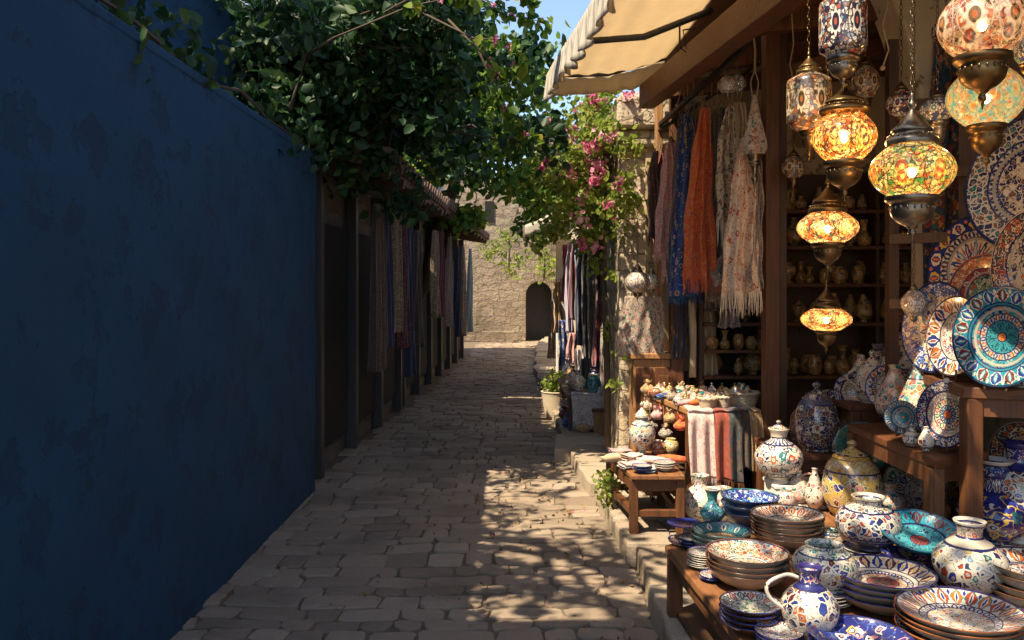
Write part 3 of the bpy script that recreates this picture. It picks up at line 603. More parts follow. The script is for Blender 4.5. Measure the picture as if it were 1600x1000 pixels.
# ---------------------------------------------------------------- foliage
def leaf_mesh(name, clusters, size, mat, parent=None, shape=1.6, label=None, cat=None, droop=.3, kind=None, group=None):
    """clusters: (centre, (rx,ry,rz), count) - every leaf is a folded pointed blade"""
    rs = np.random.RandomState(R.randint(0, 10**6)); V = []; T = []
    for c, rad, n in clusters:
        c = np.array(c); p = rs.normal(0, .45, (n, 3))*np.array(rad)+c
        d = rs.normal(0, 1, (n, 3)); d[:, 2] -= droop*1.6; d /= np.linalg.norm(d, axis=1)[:, None]
        u = rs.normal(0, 1, (n, 3)); u[:, 2] *= .5; s = np.cross(d, u); s /= np.linalg.norm(s, axis=1)[:, None]; nrm = np.cross(s, d)
        L = size*rs.uniform(.55, 1.25, (n, 1)); w = L/shape/2
        V.append(np.stack([p, p+d*L*.35+s*w+nrm*w*.35, p+d*L*.75+s*w*.7+nrm*w*.25, p+d*L, p+d*L*.75-s*w*.7+nrm*w*.25, p+d*L*.35-s*w+nrm*w*.35], 1))
        base = rs.uniform(0, 1); t = np.clip(rs.normal(.25+.5*base, .2, n), 0, 1); T.append(np.repeat(t, 6))
    V = np.concatenate(V).reshape(-1, 3); T = np.concatenate(T); n = len(V)//6
    fi = (np.arange(n)[:, None]*6+np.array([[0, 1, 2, 3, 0, 3, 4, 5]])).reshape(-1)
    me = bpy.data.meshes.new(name); me.vertices.add(len(V)); me.vertices.foreach_set('co', V.reshape(-1))
    me.loops.add(len(fi)); me.loops.foreach_set('vertex_index', fi); me.polygons.add(2*n)
    me.polygons.foreach_set('loop_start', np.arange(2*n)*4); me.update(calc_edges=True)
    at = me.attributes.new('tint', 'FLOAT', 'POINT'); at.data.foreach_set('value', T.astype('f'))
    me.materials.append(mat); o = bpy.data.objects.new(name, me); COL.objects.link(o)
    if parent: o.parent = parent
    return o
def wander(p, q, n=6, amp=.08):
    p, q = Vector(p), Vector(q); L = (q-p).length
    return [p.lerp(q, k/n)+(Vector((R.uniform(-1, 1), R.uniform(-1, 1), R.uniform(-1, 1)))*amp*L*(0 if k in (0, n) else 1)) for k in range(n+1)]
def tree(label, base, fork, tops, size, mat, r0=.11, sub=7, n=150, spread=.34, group=None):
    root = tag(empty('alley_tree', base), label, 'tree', group); B = Vector(base); g = MB()
    tr = wander(base, fork, 6, .05); g.tube([p-B for p in tr], [lerp(r0, r0*.6, k/6) for k in range(7)], 9); cl = []
    for t in tops:
        br = wander(fork, t, 6, .09); g.tube([p-B for p in br], [lerp(r0*.5, r0*.12, k/6) for k in range(7)], 6)
        for k in range(sub):
            s_ = br[R.randint(2, 6)]; e = s_+Vector((R.gauss(0, 1), R.gauss(0, 1), R.gauss(0, .7)))*spread*1.5
            g.tube([p-B for p in wander(s_, e, 3, .12)], [r0*.12, r0*.08, r0*.05, r0*.03], 4)
            q = spread*R.uniform(.5, 1.2); cl.append((e-B, (q, q, q*.75), int(n*R.uniform(.5, 1.5))))
        cl.append((Vector(t)-B, (spread*.7,)*3, n))
    g.build('trunk', M['bark'], root, smooth=True)
    leaf_mesh('crown', cl, size, mat, root)
    return root
# near leafy tree rooted behind the added navy house, hanging over the alley
tree('large leafy tree spreading from behind the added left wall over the alley', (-2.2, 6.75, 0), (-1.75, 6.9, 3.0),
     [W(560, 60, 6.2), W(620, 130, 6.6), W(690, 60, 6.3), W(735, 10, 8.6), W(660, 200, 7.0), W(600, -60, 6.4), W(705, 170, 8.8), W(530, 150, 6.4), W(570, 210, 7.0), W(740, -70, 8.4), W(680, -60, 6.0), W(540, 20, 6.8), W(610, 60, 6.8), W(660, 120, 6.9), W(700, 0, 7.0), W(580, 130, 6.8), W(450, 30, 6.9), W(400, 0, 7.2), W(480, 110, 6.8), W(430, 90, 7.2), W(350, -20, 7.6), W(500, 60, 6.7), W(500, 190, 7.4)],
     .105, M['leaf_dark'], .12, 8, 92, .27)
tree('finer leaved tree leaning out above the tiled eaves on the left', (-1.75, 12.5, 0), W(716, 262, 12.4),
     [W(640, 180, 11.8), W(700, 150, 12), W(755, 150, 12), W(795, 205, 12.4), W(765, 215, 12.2), W(730, 200, 11.6), W(820, 215, 12.3), W(660, 90, 12), W(720, 60, 12), W(690, 230, 11.4), W(735, 60, 12), W(852, 215, 12.2), W(620, 230, 11.6)],
     .13, M['leaf'], .13, 7, 120, .45)
# sunlit sprigs of a climber reaching over the sky gap
root = tag(empty('overhanging_vine', (-1.5, 5.6, 2.75)), 'vine with large single leaves and pink blossoms overhanging the sky gap', 'vine'); B = Vector((-1.5, 5.6, 2.75))
g = MB(); cl = []; fl = []
for pts, nn in (([W(520, 60, 5.6), W(640, 10, 5.4), W(740, -10, 5.3), W(800, 20, 5.3), W(855, 38, 5.3)], 26), ([W(640, 10, 5.4), W(740, 60, 5.3), W(790, 62, 5.3), W(818, 100, 5.3)], 22), ([W(700, 30, 5.5), W(760, 90, 5.4), W(800, 150, 5.5), W(805, 90, 5.4)], 26), ([W(740, 60, 5.5), W(770, 130, 5.6), W(800, 190, 5.7), W(835, 215, 5.8)], 34), ([W(600, 20, 5.4), W(690, -30, 5.3), W(790, -30, 5.2), W(835, 0, 5.2)], 40)):
    g.tube([p-B for p in pts], [.008, .006, .004, .003] + [.002]*(len(pts)-4), 5)
    for p, q in zip(pts[1:], pts[2:]):
        for k in range(nn//3): c = p.lerp(q, R.random()); cl.append((c-B, (.05, .05, .05), 3))
        for k in range(2): c = p.lerp(q, R.random()); fl.append((c-B, (.025, .025, .03), 7))
g.tube([Vector((0, 0, 0)), Vector((.1, .1, .4)), W(520, 60, 5.6)-B], [.016, .013, .008], 6)
g.build('stem', M['bark'], root, smooth=True)
leaf_mesh('foliage', cl, .085, M['leaf'], root, 1.5, droop=.8); leaf_mesh('blossom', fl, .03, M['flower'], root, 1.3)
# unseen tree added left of the frame to dapple ground and shade the table
tree('added unseen leafy tree above the navy wall, placed to cast dappled shade', (-3.7, 3.9, 0), (-3.3, 4.0, 4.3),
     [(-2.2, 2.6, 4.6), (-1.9, 3.4, 4.9), (-2.3, 5.0, 5.0), (-2.9, 3.2, 5.1), (-2.0, 5.9, 4.7), (-1.3, 2.0, 4.4), (-1.8, 1.4, 4.7), (-1.0, 1.4, 4.8), (-.7, 1.0, 5.0), (-.5, 1.9, 5.0), (-.9, .6, 5.0), (-.3, 1.3, 5.2)],
     .12, M['leaf'], .13, 5, 42, .32)

root = tag(empty('ivy', (-1.6, 6.2, 2.5)), 'trailing ivy added along the navy wall top to break up its shadow edge', 'ivy'); B = Vector((-1.6, 6.2, 2.5)); g = MB(); cl = []  # added so its leaves break the wall's straight shadow edge
g.tube([p-B for p in wander((-1.55, 6.3, 2.62), (-1.6, 2.4, 2.64), 12, .01)], .010, 5); g.tube([p-B for p in wander((-1.85, 6.3, 2.62), (-1.8, 2.4, 2.66), 12, .01)], .012, 5); g.build('stem', M['bark'], root)
for k in range(44):
    y = R.uniform(2.4, 6.5); q = R.uniform(.10, .24); cl.append((Vector((R.uniform(-1.95, -1.38), y, 2.62+R.uniform(-.12, .24)))-B, (q, q*1.3, q*.8), 22))
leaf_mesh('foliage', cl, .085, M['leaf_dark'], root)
# bougainvillea over the stone pillar
root = tag(empty('bougainvillea', (.82, 7.0, .12)), 'bougainvillea with magenta flowers climbing over the sunlit stone pillar', 'climbing plant'); B = Vector((.82, 7.0, .12))
g = MB(); cl = []; fl = []
main = [W(950, 700, 6.9), W(948, 560, 6.9), W(943, 430, 6.9), W(945, 330, 6.9), W(955, 240, 6.8), W(965, 175, 6.7)]
g.tube([p-B for p in main], [.03, .028, .025, .022, .018, .01], 6)
for q in [(900, 260, 6.8), (880, 200, 7.1), (930, 190, 6.9), (905, 330, 6.7), (935, 290, 6.8), (870, 270, 7.2), (945, 355, 6.9), (965, 330, 6.48), (890, 370, 6.9), (945, 230, 6.9), (930, 330, 6.9), (915, 235, 6.8), (970, 195, 6.6), (990, 300, 6.45), (870, 330, 7.0), (925, 165, 6.9), (955, 170, 6.8), (915, 300, 7.0), (925, 260, 7.1), (900, 215, 7.2)]:
    e = W(*q); s_ = main[R.randint(2, 5)]; g.tube([p-B for p in wander(s_, e, 5, .1)], [.011, .009, .008, .006, .004, .003], 5)
    for k in range(5):
        c = e+Vector((R.gauss(0, .13), R.gauss(0, .12), R.gauss(0, .12))); cl.append((c-B, (.12, .12, .11), 36 if q[0] > 900 else 42))
    for k in range(4):
        c = e+Vector((R.gauss(0, .14), R.gauss(-.05, .12), R.gauss(.05, .11)))
        if q[1] < 300 or R.random() < .35: fl.append((c-B, (.06, .06, .055), 22))
for q in [(955, 430, 6.7), (950, 520, 6.7), (962, 600, 6.5), (970, 545, 6.45)]:
    e = W(*q); cl.append((e-B, (.06, .06, .08), 20)); g.tube([main[2]-B, (main[2].lerp(e, .5))-B, e-B], [.007, .005, .003], 4)
g.build('stem', M['bark'], root, smooth=True)
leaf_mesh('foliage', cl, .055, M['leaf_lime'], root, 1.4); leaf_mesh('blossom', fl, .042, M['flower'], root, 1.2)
# darker mass behind it
tree('dark green shrub tree behind the bougainvillea, over the far awning', (1.5, 9.2, .12), (1.2, 9.0, 2.3),
     [W(905, 215, 8.4), W(880, 250, 8.6), W(930, 250, 8.4), W(890, 300, 8.6), W(920, 340, 8.4), W(950, 215, 8.2)], .09, M['leaf'], .05, 5, 110, .2)
# little greenery at the far end
for k, (px, py, Y, lab) in enumerate(((850, 410, 22.8, 'pale green creeper over the far stone arch'), (795, 388, 21, 'green creeper hanging at the end of the left eaves'))):
    p = W(px, py, Y); root = tag(empty('creeper', p), lab, 'creeper'); g = MB(); g.tube([(0, 0, -.5), (.02, 0, 0), (0, 0, .3)], [.03, .02, .01], 5); g.build('stem', M['bark'], root)
    leaf_mesh('foliage', [((R.gauss(0, .45), 0, R.gauss(0, .2)), (.3, .2, .3), 60) for _ in range(5)], .12, M['leaf_lime'], root)

# ================================================================ THE SHOP ON THE RIGHT
root = tag(empty('market_shop', (1.3, 5, 0)), 'open timber fronted pottery shop with dark interior on the right', 'shop building'); SB = Vector((1.3, 5, 0)); SHOP = root
def S(o): o.location = Vector(o.location)-SB; return o
g = MB(); g.box((2.5, 6.62, 1.65), (2.9, .16, 3.3)); g.box((3.72, 3.2, 1.65), (.16, 6.7, 3.3)); S(g.build('wall', M['plaster_dim'], root))
g = MB(); g.box((2.42, 3.3, 3.36), (2.7, 6.8, .06)); S(g.build('ceiling', M['wood'], root))
g = MB(); g.box((2.4, 3.4, .115), (2.4, 6.3, .03)); S(g.build('floor', M['wood_dark'], root))
# front beam (wall plate) that carries the awning
bA, bB = W(1010, 152, 6.1), W(1262, -45, 3.4); bC = bB+(bB-bA)*1.1
g = MB(); g.beam(bA, bC, .11, .17); S(g.build('beam', M['wood_x'], root, bevel=.006))
g = MB(); g.beam(W(1150, 45, 4.8), W(1330, -40, 4.3), .07, .10); g.beam(W(1218, 120, 5.2), W(1420, 60, 5.0), .07, .1); S(g.build('beam', M['wood_x'], root, bevel=.005))
for k in range(7):
    y = 6.2-k*.75; g = MB(); g.beam((1.12+.03*k, y, 3.02), (3.6, y, 3.28), .08, .12); S(g.build('rafter', M['wood'], root, bevel=.005))
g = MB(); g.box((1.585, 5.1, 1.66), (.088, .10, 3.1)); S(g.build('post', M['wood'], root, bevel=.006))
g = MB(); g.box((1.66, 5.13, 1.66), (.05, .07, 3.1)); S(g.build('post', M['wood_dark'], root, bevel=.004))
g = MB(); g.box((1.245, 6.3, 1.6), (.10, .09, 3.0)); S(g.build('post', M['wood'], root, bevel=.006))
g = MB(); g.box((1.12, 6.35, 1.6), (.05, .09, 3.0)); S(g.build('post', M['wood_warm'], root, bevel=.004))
g = MB(); g.beam(W(1190, 95, 5.3), W(1030, 205, 6.3), .02, .02); S(g.build('hanging_rail', M['iron'], root))
g = MB(); g.beam((1.2, 4.3, 2.79), (1.12, 6.4, 2.79), .028, .028); S(g.build('hanging_rail', M['iron'], root))
g = MB(); g.box((2.5, 6.50, 2.30), (2.7, .07, .16)); g.box((2.5, 6.50, .75), (2.7, .06, .3)); S(g.build('wall_board', M['wood_dark'], root))
# plaster jamb with flaring corbel
g = MB(); T = Matrix.Translation((0, 4.72, 0)) @ Matrix.Rotation(PI/2, 4, 'X'); N = 14; poly = []
def jx(px): return (px-800)*4.6/F
for py, px in ((700, 1437), (480, 1437), (380, 1438), (300, 1438), (235, 1428), (170, 1418), (110, 1406), (60, 1392), (10, 1374), (-50, 1345), (-130, 1300)): poly.append((jx(px), H+(450-py)*4.6/F))
for py, px in ((-130, 1475), (-50, 1470), (60, 1462), (300, 1459), (700, 1459)): poly.append((jx(px)+.06, H+(450-py)*4.6/F))
g.prism(poly[::-1], 0, .28, 0, T); S(g.build('jamb', M['plaster'], root, bevel=.02))

# stone pillar left of the shop front, and plaster wall running on
root = tag(empty('stone_pillar', (1.06, 7.04, 0)), 'rough sunlit stone pillar carrying the shop corner beside the bougainvillea', 'pillar')
g = MB(); g.box((0, 0, 1.6), (.42, .95, 3.0)); g.build('shaft', M['pillar'], root, bevel=.03)
g = MB(); g.box((.03, -.03, 2.72), (.52, 1.02, .14)); g.box((.06, -.04, 2.92), (.60, 1.08, .26)); g.box((.02, -.03, .2), (.47, 1.0, .2)); g.build('capital', M['pillar'], root, bevel=.03)
root = tag(empty('plaster_wall', (1.9, 9, 0)), 'old plaster wall behind the second stall on the right side', 'wall')
g = MB(); g.box((0, 6.6, 1.5), (1.3, 16, 3.0)); g.build('wall', M['plaster'], root)
g = MB(); g.box((-.02, 6.6, 3.06), (1.5, 16.2, .12)); g.build('coping', M['tile_roof'], root)

# wooden cabinet standing at the pillar foot
root = tag(empty('wooden_cabinet', (1.07, 6.42, .12)), 'orange brown wooden cabinet with carved panels standing before the stone pillar', 'cabinet')
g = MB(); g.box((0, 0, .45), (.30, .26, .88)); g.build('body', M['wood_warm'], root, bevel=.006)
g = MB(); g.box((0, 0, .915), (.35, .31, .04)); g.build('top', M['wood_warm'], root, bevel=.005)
for s_ in (-1, 1):
    g = MB(); g.box((s_*.072, -.138, .45), (.125, .018, .76)); g.box((s_*.072, -.15, .62), (.085, .012, .3)); g.box((s_*.072, -.15, .25), (.085, .012, .26)); d_ = g.build('door', M['wood'], root, bevel=.004)
    g = MB(); g.ball((s_*.02, -.16, .47), .011, 8, 6); g.build('handle', M['brass'], d_, smooth=True)

# ---------------------------------------------------------------- awnings
root = tag(empty('awning', bA), 'large beige canvas awning stretched over the alley from the shop beam', 'awning', 'canvas awnings')
def aw_pt(u, v):    # u: 0 far .. 1 near ; v: 0 alley edge .. 1 shop edge
    f0, f1 = W(858, 118, 6.0), W(1010, -130, 3.1); b0, b1 = W(1040, 128, 6.05), W(1300, -170, 3.2)
    f = f0.lerp(f1, u); b_ = b0.lerp(b1, u)+Vector((0, 0, .17)); p = f.lerp(b_, v)
    p.z += -.10*math.sin(PI*v)*(1-.5*abs(2*u-1))+.012*math.sin(u*26+v*5)*math.sin(PI*v)+.008*math.sin(v*34+u*9); return p
g = MB(); g.grid(lambda u, v: aw_pt(u, v)-bA, 40, 24, (3, 1)); g.build('canvas', M['awning'], root, smooth=True, solid=.004)
g = MB()
def val(u, v):
    p = aw_pt(u, 0); k = u*26; sc_ = abs(math.sin(k*PI/2*1.0)); p.z -= v*(.17+.035*sc_); p.x += -.02-.03*v*math.sin(u*70)*1+R.uniform(-.002, .002); p.y += .015*v*math.sin(u*95); return p-bA
g.grid(val, 180, 5, (1, 1)); g.build('valance', M['valance'], root, smooth=True, solid=.003)
g = MB()
def val2(u, v):
    p = aw_pt(0, u); p.z -= v*(.125+.02*abs(math.sin(u*6*PI))); p.y += .02+.015*math.sin(u*40)*v; return p-bA
g.grid(val2, 60, 5, (1, 1)); g.build('valance', M['awning'], root, smooth=True, solid=.003)
g = MB(); g.tube([aw_pt(t, .003)+Vector((0, 0, .004))-bA for t in (0, .25, .5, .75, 1)], .016, 8); g.tube([aw_pt(0, t)+Vector((0, .0, -.004))-bA for t in (0, .5, 1)], .014, 8); g.build('frame_rod', M['wood_grey'], root, smooth=True)
for u in (.42, .8):
    g = MB(); g.tube([aw_pt(u, 0)+Vector((.02, 0, -.05))-bA, aw_pt(u, .5)+Vector((0, 0, -.045))-bA, aw_pt(u, 1.0)+Vector((0, 0, -.06))-bA], .020, 8); g.build('cross_rod', M['wood_grey'], root, smooth=True)
g = MB(); a = aw_pt(.40, .78)-bA
g.tube([a+Vector((0, 0, -.02)), a+Vector((0, 0, -.16)), a+Vector((.05, .02, -.19)), a+Vector((.02, 0, -.06)), a+Vector((.22, .03, -.02)), a+Vector((.12, 0, -.17)), a+Vector((.05, .02, -.19))], .006, 5); g.build('tie_rope', M['bark'], root)

root = tag(empty('awning', W(900, 345, 10.6)), 'small beige awning with fringed edge over the second stall farther down', 'awning', 'canvas awnings'); B = W(900, 345, 10.6)
def aw2(u, v):
    f0, f1 = W(826, 360, 13.0), W(820, 352, 10.2); b0, b1 = W(885, 330, 13.2), W(912, 296, 10.0)
    p = f0.lerp(f1, u).lerp(b0.lerp(b1, u), v); p.z -= .05*math.sin(PI*v); return p-B
g = MB(); g.grid(aw2, 20, 10, (2, 1)); g.build('canvas', M['awning'], root, smooth=True, solid=.004)
def aw2v(u, v): p = aw2(1, u); p.z -= v*(.13+.03*abs(math.sin(u*18))); p.y -= .02; return p
g = MB(); g.grid(aw2v, 60, 3, (1, 1)); g.build('valance', M['valance'], root, smooth=True, solid=.003)
def aw2w(u, v): p = aw2(u, 0); p.z -= v*(.16+.03*abs(math.sin(u*30))); p.x -= .02; return p
g = MB(); g.grid(aw2w, 60, 3, (1, 1)); g.build('valance', M['valance'], root, smooth=True, solid=.003)

# second stall: white post, rail, bench
root = tag(empty('market_stall', (.85, 10.5, .12)), 'second market stall with white corner post, hanging cloth rail and benches', 'market stall')
g = MB(); g.box((-.16, .6, 1.05), (.20, .16, 2.1)); g.build('post', M['white_plaster'], root, bevel=.01)
g = MB(); g.box((.35, 1.6, 1.1), (.06, 3.2, 2.2)); g.box((.1, -1.35, 2.1), (.06, 3.6, .06)); g.box((.28, -1.4, 2.1), (.05, 3.6, .05)); g.build('rail', M['wood_dark'], root)
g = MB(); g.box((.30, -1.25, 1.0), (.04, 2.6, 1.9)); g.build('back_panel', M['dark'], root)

# ================================================================ CLOTHS
def scarf(label, top, L, w0, w1, mat, ang=0, folds=3, fringe=True, group='scarves hanging from the shop rail', cat='scarf', loop=True, seed=0, hem=0.0, name='hanging_scarf', amp=1., f_len=.06, mkey=''):
    """top: world point where it is hung; ang: turn about z of its face (0 faces the camera)"""
    rr = random.Random(seed*13+int(L*1000)); root = tag(empty(name, top, ang), label, cat, group); ph = rr.uniform(0, 6)
    def P(u, v):
        w = lerp(w0, w1, v**.55); x = (u-.5)*w+.012*math.sin(v*5+ph)+.005*math.sin(v*17+u*9)
        A = (.014+.026*v**.6)*amp; y = A*math.sin(u*2*PI*folds+ph+.7*math.sin(v*2.5+ph))+A*.35*math.sin(u*2*PI*folds*2.3+v*4)
        z = -L*v*(1+hem*(math.sin(u*2*PI*1.3+ph)))-.006*math.sin(u*13+ph)*v
        return Vector((x, y, z))
    ar = max(.2, w1*1.7)
    g = MB(); g.grid(P, 44, 34, (ar, L)); g.build('cloth', mat, root, smooth=True, solid=.0035)
    if loop:
        g = MB(); g.tube([(0, 0, .0), (-w0*.3, 0, .05), (0, .005, .10), (w0*.3, 0, .05), (0, 0, 0)], .004, 5); g.tube([(0, .005, .10), (.004, .005, .10+rr.uniform(.04, .12))], .003, 5)
        g.build('hanging_loop', M['rope'], root)
    if fringe:
        g = MB(); n = int(w1*260)
        for k in range(n):
            u = (k+.5)/n; p = P(u, 1); l = f_len*rr.uniform(.7, 1.15); q = p+Vector((rr.uniform(-.006, .006), rr.uniform(-.004, .004), -l*.5)); e = q+Vector((rr.uniform(-.006, .006), 0, -l*.5))
            g.tube([p, q, e], [.0022, .0018, .0009], 4)
        g.build('fringe', M.get('f'+mkey, mat), root)
    return root
def sc_px(label, px, ty, by, bw, Y, mat, tw=None, **k):
    L = (by-ty)*Y/F; w1 = 1.3*bw*Y/F; w0 = (tw or bw*.35)*Y/F
    return scarf(label, W(px, ty, Y), L, w0, w1, M[mat], seed=px, mkey=mat, **k)
RD = [
 ('wine red scarf between the teal and royal blue ones', 1068, 190, 425, 26, 5.9, 't_blackred', 14, {}),
 ('ochre printed scarf glimpsed between orange and brown ones', 1112, 170, 420, 28, 5.65, 't_ochre', 14, {}),
 ('dark navy scarf behind the dotted cream one', 1134, 168, 430, 30, 5.5, 't_teal', 14, {}),
 ('multicoloured scarf glimpsed between the dotted and rose scarves', 1152, 175, 430, 30, 5.3, 't_multi', 14, {}),
 ('narrow black and red scarf, farthest left on the shop rail', 1024, 236, 372, 20, 6.25, 't_blackred', 8, {}),
 ('small scarlet patterned scarf hanging behind the pink one', 1033, 240, 345, 22, 6.3, 't_red', 8, {}),
 ('pale pink scarf with red print and lighter edges', 1047, 222, 396, 34, 6.0, 't_pink', 16, {}),
 ('bright rose pink scarf showing below the pale pink one', 1050, 300, 432, 24, 6.08, 't_pink', 12, {}),
 ('dark teal scarf between the pink and royal blue ones', 1062, 200, 440, 24, 5.95, 't_teal', 9, {}),
 ('royal blue scarf with yellow flowers', 1074, 178, 462, 40, 5.7, 't_royal', 15, dict(folds=2)),
 ('black and dark red scarf just left of the orange one', 1093, 180, 458, 30, 5.75, 't_blackred', 8, {}),
 ('bright orange scarf with long fringe', 1098, 168, 436, 44, 5.35, 't_orange', 8, dict(f_len=.09)),
 ('brown floral scarf just right of the orange one', 1121, 170, 470, 30, 5.4, 't_brown', 16, {}),
 ('cream scarf with rows of black and red dots', 1141, 166, 352, 36, 5.05, 't_dots', 10, dict(f_len=.15, hem=.05)),
 ('plain cream coloured scarf without print', 1155, 160, 336, 26, 5.15, 't_cream', 14, dict(f_len=.12)),
 ('long cream scarf with red roses and deep white fringe', 1163, 216, 456, 48, 4.72, 't_roses', 14, dict(f_len=.13, folds=2)),
 ('thin grey speckled scarf beside the brown post', 1182, 250, 440, 18, 4.72, 't_grey', 8, {}),
 ('dull mixed colour bundle of cloth hanging below the dotted scarf', 1143, 392, 448, 44, 5.3, 't_multi', 26, dict(folds=4)),
 ('rust coloured short cloth hanging low behind the rose scarf', 1126, 372, 458, 30, 5.6, 't_ochre', 14, {}),
]
for lab, px, ty, by, bw, Y, mt, tw, kw in RD: sc_px(lab, px, ty, by, bw, Y, mt, tw, **kw)
# dim cloths hung inside, below and behind the scarves
for lab, px, ty, by, bw, Y, mt in (
 ('cream plain curtain hanging in the doorway behind the scarves', 1098, 300, 590, 34, 6.2, 't_cream'),
 ('dark navy cloth strip in the doorway beside the brown post', 1062, 330, 560, 16, 6.25, 't_navy'),
 ('pale patterned cloth hanging in the doorway shadow', 1136, 430, 512, 26, 6.1, 't_lace'),
 ('black and red cloth at the back of the doorway', 1080, 330, 520, 22, 6.3, 't_blackred')):
    sc_px(lab, px, ty, by, bw, Y, mt, fringe=False, group='cloths in the shop doorway', loop=False, name='hanging_cloth', cat='cloth', tw=bw*.9)
sc_px('blue and orange kilim hanging at the right of the plaster jamb', 1487, 40, 505, 62, 4.4, 't_kilim', tw=52, fringe=False, loop=False, group=None, name='hanging_kilim', cat='rug', amp=.8, folds=2)
sc_px('dark teal kilim hanging just behind the blue and orange one', 1514, 60, 520, 24, 4.6, 't_teal', tw=22, fringe=False, loop=False, group=None, name='hanging_kilim', cat='rug', amp=.6)
sc_px('embroidered pale tapestry hung on the front of the stone pillar', 1003, 463, 556, 58, 6.3, 't_embroid', tw=56, fringe=False, loop=False, group=None, name='hanging_tapestry', cat='tapestry', amp=.35, folds=1.5)
# second stall scarves
for k, (lab, px, ty, by, bw, Y, mt) in enumerate((
 ('magenta cloth at the alley end of the second stall rail', 884, 382, 470, 10, 10.6, 't_magenta'),
 ('lilac white cloth beside the magenta one on the second stall', 890, 378, 520, 10, 10.3, 't_lilac'),
 ('maroon cloth on the second stall between lilac and navy', 898, 374, 500, 13, 10.0, 't_maroon'),
 ('navy cloth on the second stall rail', 908, 372, 540, 13, 9.8, 't_navy'),
 ('thin light blue cloth on the second stall rail', 903, 376, 470, 6, 9.9, 't_ltblue'),
 ('dark patterned cloth on the second stall beside the navy one', 918, 368, 560, 13, 9.5, 't_dark'),
 ('brown floral long cloth on the second stall rail', 928, 368, 585, 17, 9.2, 't_multi'),
 ('black and red long cloth on the second stall rail', 941, 366, 600, 16, 9.0, 't_blackred'),
 ('speckled grey long cloth on the second stall nearest the pillar', 954, 372, 610, 14, 8.8, 't_grey'),
 ('white lace cloth hanging low at the near end of the second stall', 944, 604, 690, 22, 8.2, 't_lace'),
 ('plum coloured cloth deep in the second stall', 876, 400, 520, 9, 11.2, 't_maroon'),
 ('pale ochre cloth on the white post of the second stall', 872, 440, 520, 12, 10.9, 't_ochre'))):
    sc_px(lab, px, ty, by, bw, Y, mt, tw=bw*.8, fringe=False, loop=False, group='cloths on the second stall', name='hanging_cloth', cat='cloth', folds=2)
# dark cloths under the left eaves
ORD2 = ['first', 'second', 'third', 'fourth', 'fifth', 'sixth', 'seventh', 'eighth', 'ninth', 'tenth', 'eleventh', 'twelfth', 'thirteenth', 'fourteenth', 'fifteenth', 'sixteenth']
LC = [(-1.36, 7.1, 't_dark'), (-1.35, 7.5, 't_navy'), (-1.34, 7.95, 't_brown'), (-1.33, 8.5, 't_blackred'), (-1.32, 8.9, 't_navy'), (-1.31, 9.6, 't_dark'), (-1.25, 11.2, 't_brown'), (-1.23, 11.9, 't_maroon'), (-1.18, 12.8, 't_grey'), (-1.12, 13.8, 't_navy'), (-1.08, 14.7, 't_multi'), (-1.02, 15.9, 't_ltblue')]
for k, (x, y, mt) in enumerate(LC):
    t = Vector((x+.22, y, 2.3+R.uniform(-.1, .1)))
    scarf(f'shaded cloth under the left tiled eaves, {ORD2[k]} counted from the viewer', t, R.uniform(1.1, 1.7), .22, .34, M[mt], ang=1.45, fringe=False, loop=False, group='shaded cloths on the left side', cat='cloth', name='hanging_cloth', seed=k)

# ================================================================ TABLES AND SHELVES
def table(name, label, corners, z0, zt, thick, leg, mat, loc=None, cat='table', planks_n=4, rails=(), shelf=None, apron=True, inset=.05):
    """corners: 4 world xy, order near-left, near-right, far-right, far-left"""
    c = [Vector((x, y, 0)) for x, y in corners]; ctr = sum(c, Vector())/4; base = Vector((ctr.x, ctr.y, z0)); root = tag(empty(name, base), label, cat)
    q = [p-Vector((ctr.x, ctr.y, 0)) for p in c]; h = zt-z0
    g = MB()
    for k in range(planks_n):
        a, b2 = k/planks_n+.003, (k+1)/planks_n-.003
        poly = [q[0].lerp(q[1], a), q[0].lerp(q[1], b2), q[3].lerp(q[2], b2), q[3].lerp(q[2], a)]
        e = R.uniform(-.003, .003); g.prism([(p.x, p.y) for p in poly], h-thick, h+e)
    g.build('tabletop', mat, root, bevel=.006)
    f = [p*(1-inset/max(.1, p.length)) for p in q]
    for p in f:
        g = MB(); g.beam((p.x, p.y, 0), (p.x, p.y, h-thick), leg); g.build('leg', M['wood'], root, bevel=.005)
    if apron:
        g = MB()
        for a, b2 in zip(f, f[1:]+f[:1]): g.beam((a.x, a.y, h-thick-.035), (b2.x, b2.y, h-thick-.035), .022, .07)
        g.build('apron', M['wood'], root)
    for z in rails:
        g = MB()
        for a, b2 in zip(f, f[1:]+f[:1]): g.beam((a.x, a.y, z), (b2.x, b2.y, z), .035, .04)
        g.build('stretcher', M['wood'], root, bevel=.004)
    if shelf is not None:
        g = MB(); g.prism([(p.x, p.y) for p in f], shelf, shelf+.02); g.build('lower_shelf', M['wood_dark'], root)
    return root
ZT = .43
table('display_table', 'long low plank table in front carrying stacked painted bowls', [(.76, 2.0), (2.6, 2.0), (2.25, 4.75), (.66, 3.62)], .12, ZT, .035, .06, M['wood_y'], planks_n=7, shelf=.02)
table('side_table', 'small low wooden table with folded goods at the kerb', [(.69, 4.80), (1.0, 4.80), (1.0, 5.52), (.62, 5.52)], .12, .47, .03, .05, M['wood_y'], planks_n=2, rails=(.12,))
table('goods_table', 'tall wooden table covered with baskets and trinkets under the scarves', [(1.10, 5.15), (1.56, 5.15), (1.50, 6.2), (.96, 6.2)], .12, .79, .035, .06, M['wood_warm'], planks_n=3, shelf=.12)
table('display_stand', 'small brown stand carrying the round medallion plate', [(1.69, 3.32), (2.02, 3.52), (2.15, 4.32), (1.70, 4.22)], .12, .865, .04, .06, M['wood_x'], planks_n=2, shelf=.30)
